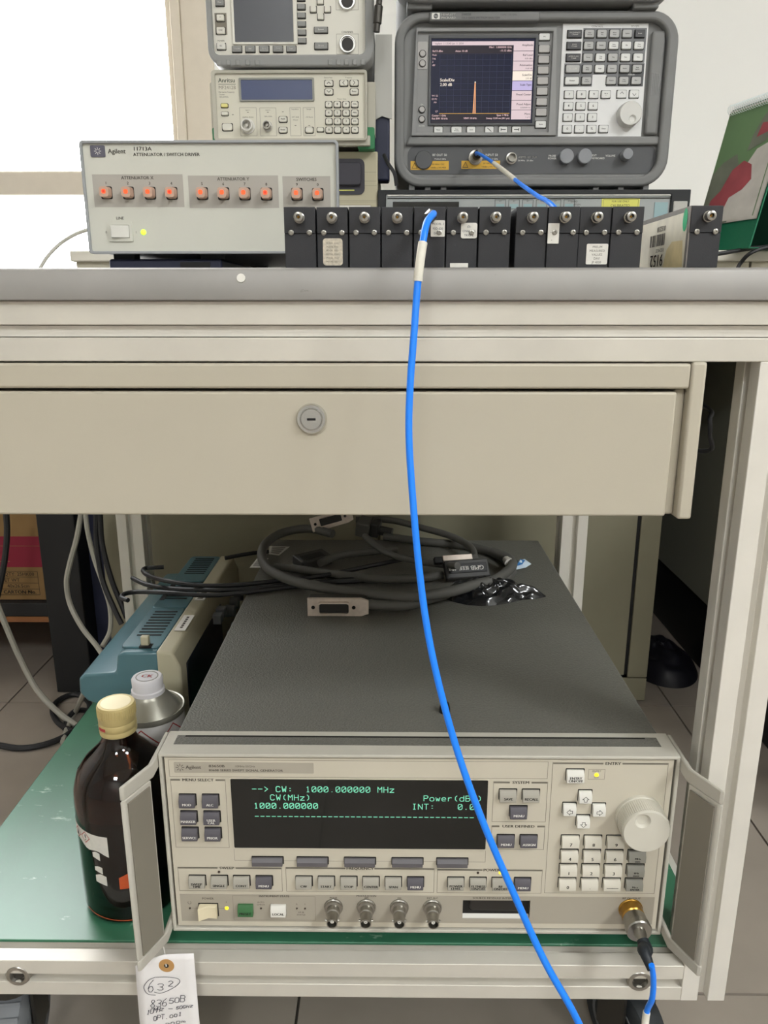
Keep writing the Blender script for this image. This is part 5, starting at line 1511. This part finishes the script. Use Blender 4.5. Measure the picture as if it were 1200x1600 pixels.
CX, CY = -.2462, .7030
tn = thing('solvent_tin', (CX, CY, SHZ), 'round metal solvent tin with cone shoulder and white screw cap behind the bottle', 'tin')
MB().lathe([(0, 0), (.0335, 0), (.0342, .002), (.0342, .148), (.0335, .150), (0, .150)], (0, 0, 0), (0, 0, 1), 44).build('can_body', 'tin_label', tn)
MB().lathe([(.0345, .1475), (.0352, .150), (.0345, .1535), (.0330, .1530), (.0322, .1500), (.0190, .1660), (.0160, .1690), (.0150, .174), (0, .174)], (0, 0, 0), (0, 0, 1), 44).build('cone_top', 'tin', tn)
cp_ = MB().lathe([(.0164, .1690), (.0164, .1730), (.0152, .1740), (.0154, .1845), (.0142, .1862), (0, .1862)], (0, 0, 0), (0, 0, 1), 40).build('screw_cap', 'cap_white', tn)
MB().lathe([(.0112, .1861), (.0112, .1865), (.0102, .1865), (.0102, .1861)], (0, 0, 0), (0, 0, 1), 32).build('cap_ring', 'key_mid', cp_)
d = MB(); d.text('CK', 0, -.003, .006, 0, bold=.0006)
MB().add([(v[0], v[2], .1866) for v in d.v], d.f).build('cap_mark', 'red_ink', cp_, smooth=False, recalc=False)
for ac in (.04, .98):
    d = MB()
    d.ribbon(dense([(0, .0165), (.0165, 0), (0, -.0165), (-.0165, 0), (0, .0165)], 14), .0011, 0)
    on_cyl(d, .0345, ac, .1285).build('hazard_diamond', 'red_ink', tn, smooth=False, recalc=False)
    d = MB(); d.poly([(-.004, -.002), (-.0055, .003), (-.003, .001), (-.002, .0055), (0, .003), (.0015, .006), (.003, .001), (.0052, .003), (.004, -.002), (0, -.0035)], 0); d.fill(-.005, -.0052, .005, -.0044, 0)
    on_cyl(d, .0349, ac, .1300).build('flame_mark', 'ink_black', tn, smooth=False, recalc=False)

# ================================================================== right of the analyser: calendar, leads, paper
cal = thing('desk_calendar', (.5007, 1.250, BZ), 'spiral desk calendar with a green and red picture on green stand', 'calendar', rz=math.radians(-75))
# local x along the ridge (towards the viewer), -y the picture side
CL, CH, CD = .128, .200, .046
def leaf(y0, y1, z0, z1, t, x0=0, x1=CL):
    d = Vector((0, y1 - y0, z1 - z0)); n = Vector((0, -d.z, d.y)).normalized() * t
    return MB().add([(x0, y0, z0), (x1, y0, z0), (x1, y1, z1), (x0, y1, z1), (x0, y0 + n.y, z0 + n.z), (x1, y0 + n.y, z0 + n.z), (x1, y1 + n.y, z1 + n.z), (x0, y1 + n.y, z1 + n.z)], [(0,1,2,3),(4,7,6,5),(0,4,5,1),(1,5,6,2),(2,6,7,3),(3,7,4,0)])
leaf(-CD, 0, .0005, CH, .002).build('front_board', 'cal_green', cal)
leaf(CD, 0, .0005, CH, -.002).build('rear_board', 'cal_dark', cal)
MB().box(0, CL, -CD, CD, .0003, .0018).build('base_board', 'cal_green', cal)
def onleaf(pts, lift):
    out = []
    for x, v in pts:
        y, z = -CD * (1 - v), CH * v
        out.append((x * CL / .19, y - lift, z + lift * .25))
    return out
def sheet(nm, pts, lift, m): return MB().add(onleaf(pts, lift), [tuple(range(len(pts)))]).build(nm, m, cal, recalc=False)
for k in range(4):
    sheet('page', [(.002 + .0012 * k, .19), (.188, .19), (.188, .985), (.002, .985)], .0030 + .0006 * k, 'cal_white')
sheet('picture_ground', [(.004, .21), (.178, .21), (.178, .97), (.004, .97)], .0052, 'cal_sheet')
sheet('picture_shade', [(.004, .19), (.10, .19), (.10, .50), (.07, .66), (.03, .62), (.004, .55)], .0054, 'cal_grey')
sheet('picture_pale', [(.06, .20), ((.176), .20), ((.176), .70), (.13, .66), (.10, .52), (.075, .40)], .0056, 'cal_white')
sheet('picture_red', [(.02, .24), (.07, .22), (.085, .36), (.12, .40), (.14, .46), (.128, .56), (.10, .60), (.07, .55), (.05, .42), (.025, .36)], .0058, 'cal_red')
sheet('picture_figure', [(.10, .66), (.15, .70), (.16, .80), (.155, .90), (.14, .94), (.12, .86), (.105, .76)], .0058, 'cal_grey')
sheet('picture_bloom', [(.118, .74), (.15, .76), (.15, .82), (.125, .83)], .0060, 'cal_red')
for k in range(26):
    xx = .006 + k * (CL - .012) / 25
    MB().tube([(xx, -.0065 + .0075 * math.cos(a * .7), CH - .001 + .0075 * math.sin(a * .7)) for a in range(10)], .0006, 5, smooth=False).build('wire_loop', 'wire_white', cal)
for l, p in (('black power lead lying along the bench by the calendar', [(0.4166,1.1200,0.7625),(0.4471,1.1200,0.7650),(0.4771,1.1300,0.7698),(0.5032,1.1400,0.7738),(0.5479,1.1600,0.7785)]), ('black power lead curving down in front of the calendar', [(0.4804,1.1300,0.7426),(0.4861,1.1300,0.7546),(0.4926,1.1200,0.7658),(0.5118,1.1200,0.7733),(0.5421,1.1200,0.7758)])):
    t = thing('power_lead', (0, 0, 0), l, 'cable', 'black leads by the calendar')
    MB().tube(p, .0028, 8).build('cord', 'cable_dark', t)
gp_ = thing('hanging_sleeve', (0, 0, 0), 'grey plastic sleeve hanging between the two instrument stacks', 'plastic sleeve')
MB().prism([(-.027, .951), (-.015, .957), (-.001, .953), (-.001, 1.06), (-.024, 1.06)], 'y', 1.205, 1.208).build('sheet', 'paper_grey', gp_)
MB().box(-.030, -.004, 1.209, 1.24, .872, .958).build('dark_block', 'navy', gp_, bevel=.003)
MB().tube([(-.012, 1.2, .905), (-.006, 1.19, .892), (.003, 1.185, .878), (.006, 1.187, .862)], .0028, 8).build('cord', 'cable_dark', gp_)
pb = thing('coax_probe', (0, 0, 0), 'dark metal coax plug hanging beside the power meter', 'coax plug')
MB().lathe([(0, 0), (.0042, 0), (.0042, .009), (.0056, .010), (.0056, .030), (.004, .032), (.004, .10), (0, .10)], (-.0215, 1.15, 1.0465), (.1, 0, 1), 18).build('plug', 'dark_steel', pb)

# grey mains lead by the window
t = thing('mains_lead', (0, 0, 0), 'thin grey lead running down beside the switch driver in front of the window', 'cable')
MB().tube([(-0.4917,1.1200,0.7460),(-0.4781,1.1200,0.7630),(-0.4584,1.1200,0.7798),(-0.4310,1.1100,0.7915),(-0.4002,1.1000,0.7988)], .0026, 8).build('cord', 'cable_pale', t)

# ================================================================== low background at left
rk_ = thing('black_rack', (0, 0, 0), 'black storage rack standing left behind the cart', 'rack')
MB().box(-.62, -.553, 1.285, 1.75, .002, .70).build('side_panel', 'rack_black', rk_, bevel=.002)
MB().box(-1.25, -.62, 1.30, 1.75, .147, .173).build('shelf', 'rack_black', rk_, bevel=.001)
MB().box(-1.25, -.62, 1.298, 1.75, .137, .1465).build('shelf_lip', 'rack_edge', rk_)
MB().box(-1.25, -.62, 1.72, 1.75, .002, .70).build('back_panel', 'rack_black', rk_)
MB().box(-1.30, -1.25, 1.285, 1.75, .002, .70).build('side_panel', 'rack_black', rk_, bevel=.002)
MB().box(-1.25, -.62, 1.30, 1.75, .67, .70).build('shelf', 'rack_black', rk_)
MB().box(-.552, -.505, 1.33, 1.75, .002, .70).build('cable_duct', 'navy', rk_)
cb = thing('cardboard_box', (-.98, 1.315, .1735), 'brown cardboard carton with crimson band on the black rack', 'carton')
W_ = .355
MB().box(0, W_, 0, .30, 0, .22).build('carton_body', 'carton', cb, bevel=.001)
MB().box(-.0004, W_ + .0004, -.0006, .30, .064, .122).build('crimson_band', 'crimson', cb)
d = Print(1.0)
Y = -.0010
d['ink_black'].outline(.18, .010, W_ - .018, .056, .0008, Y)
for z in (.0215, .033, .0445):
    d['ink_black'].fill(.18, z, W_ - .018, z + .0007, Y)
d['ink_black'].text('QTY: 25HK00', W_ - .052, .0475, .0065, Y); d['ink_black'].text('NET WT', W_ - .07, .036, .0065, Y); d['ink_black'].text('40x26.5cm', W_ - .056, .0245, .0065, Y); d['ink_black'].text('CARTON No.', W_ - .055, .0125, .007, Y, bold=.0005)
d['carton'].fill(W_ - .12, .104, W_ - .004, .1046, Y); d['carton'].fill(W_ - .16, .074, W_ - .066, .0755, Y)
d.build(cb)
hang = [('light grey lead hanging left behind the drawer', 'cable_lgrey', .0046, [(-0.5102,1.2200,0.3726),(-0.5239,1.2200,0.3229),(-0.5422,1.2200,0.2722),(-0.5499,1.2200,0.2413),(-0.5475,1.2200,0.2029),(-0.5233,1.2000,0.1705),(-0.4942,1.1800,0.1470),(-0.4724,1.1600,0.1311)]),
        ('light grey lead hanging beside the cart post', 'cable_lgrey', .0042, [(-0.4966,1.2000,0.3780),(-0.4963,1.2000,0.3401),(-0.4897,1.2000,0.2905),(-0.4751,1.1900,0.2494),(-0.4643,1.1800,0.2138),(-0.4641,1.1700,0.1783),(-0.4714,1.1500,0.1589)]),
        ('black lead hanging in front of the carton', 'cable_dark', .0052, [(-0.6364,1.2200,0.3723),(-0.6392,1.2200,0.3337),(-0.6483,1.2200,0.2889),(-0.6600,1.2200,0.2489),(-0.6741,1.2200,0.2083)]),
        ('thick grey lead sloping down to the floor at left', 'cable_lgrey', .0050, [(-0.6644,1.2000,0.2221),(-0.6532,1.2000,0.1758),(-0.6352,1.2000,0.1108),(-0.6083,1.1900,0.0581),(-0.5727,1.1800,0.0223)] + [(-0.5381,1.1663,0.0060),(-0.4897,1.1306,0.0060)]),
        ('black lead hanging close to the left cart post', 'cable_dark', .0046, [(-0.4789,1.2000,0.3781),(-0.4838,1.2000,0.3182),(-0.4762,1.1900,0.2606),(-0.4541,1.1700,0.2180),(-0.4402,1.1600,0.1941)]),
        ('second black lead hanging beside the left cart post', 'cable_dark', .0046, [(-0.4727,1.2000,0.3781),(-0.4743,1.2000,0.3183),(-0.4613,1.1900,0.2607),(-0.4447,1.1800,0.2196),(-0.4345,1.1700,0.2011)]),
        ('light grey lead trailing from the oscilloscope to the floor', 'cable_lgrey', .0046, [(-0.4897,1.1300,0.1093),(-0.5029,1.1300,0.0828)] + [(-0.5550,1.2087,0.0060),(-0.5487,1.1600,0.0060),(-0.5370,1.1108,0.0060)]),
        ('black lead coiled on the floor at left', 'cable_dark', .0050, [(-0.6473,1.1040,0.0060),(-0.6003,1.0933,0.0060),(-0.5639,1.1049,0.0060),(-0.5391,1.1340,0.0060),(-0.5306,1.1809,0.0060),(-0.5404,1.2357,0.0060),(-0.5772,1.2704,0.0060),(-0.5997,1.2536,0.0060),(-0.5993,1.2171,0.0060),(-0.5721,1.1742,0.0060),(-0.5386,1.1459,0.0060),(-0.5163,1.1303,0.0060)]),
        ('black lead trailing across the floor to the rack', 'cable_dark', .0046, [(-0.5189,1.2091,0.0060),(-0.5545,1.2131,0.0060),(-0.5582,1.1807,0.0060),(-0.5489,1.1498,0.0060)])]
for l, m, r, p in hang:
    t = thing('hanging_lead', (0, 0, 0), l, 'cable', 'leads behind the cart')
    MB().tube(p, r, 8).build('cord', m, t)

# ================================================================== low background at right
sp2 = thing('side_pedestal', (0, 0, 0), 'grey steel desk pedestal in the shade right behind the cart', 'pedestal')
MB().box(.605, 1.05, .86, 1.85, .14, .654).build('pedestal_body', 'panel_grey', sp2, bevel=.002)  # near end lengthened out of view to block lamp light from the cupboard
MB().box(.612, 1.04, .90, 1.84, .002, .1405).build('base_block', 'black', sp2)  # solid black block standing in for the deep shade under the raised pedestal
bb = crumple('cloth_bundle', [(.536 + .072 * math.cos(a * .3927), 1.42 + .11 * math.sin(a * .3927), .001) for a in range(16)], .045, 9, 'dark_cloth', jit=.22)
bb.data.polygons.foreach_set('use_smooth', [True] * len(bb.data.polygons))
sub = bb.modifiers.new('smooth', 'SUBSURF')
sub.levels = sub.render_levels = 2
tag(bb, 'dark purple cloth bundle on the floor right behind the cart', 'cloth bundle')
t = thing('black_lead', (0, 0, 0), 'black lead looping out behind the right end of the drawer', 'cable')
MB().tube([(.2160, .66, .640)] + [(0.2520,0.6200,0.6195),(0.2520,0.6100,0.6112),(0.2534,0.6100,0.5984),(0.2559,0.6200,0.5836)] + [(.2160, .66, .585)], .0019, 8).build('cord', 'cable_dark', t)
MB().cyl((.2165, .60, .5600), (1, 0, 0), .0045, .006, 14).build('plug', 'cable_dark', t)
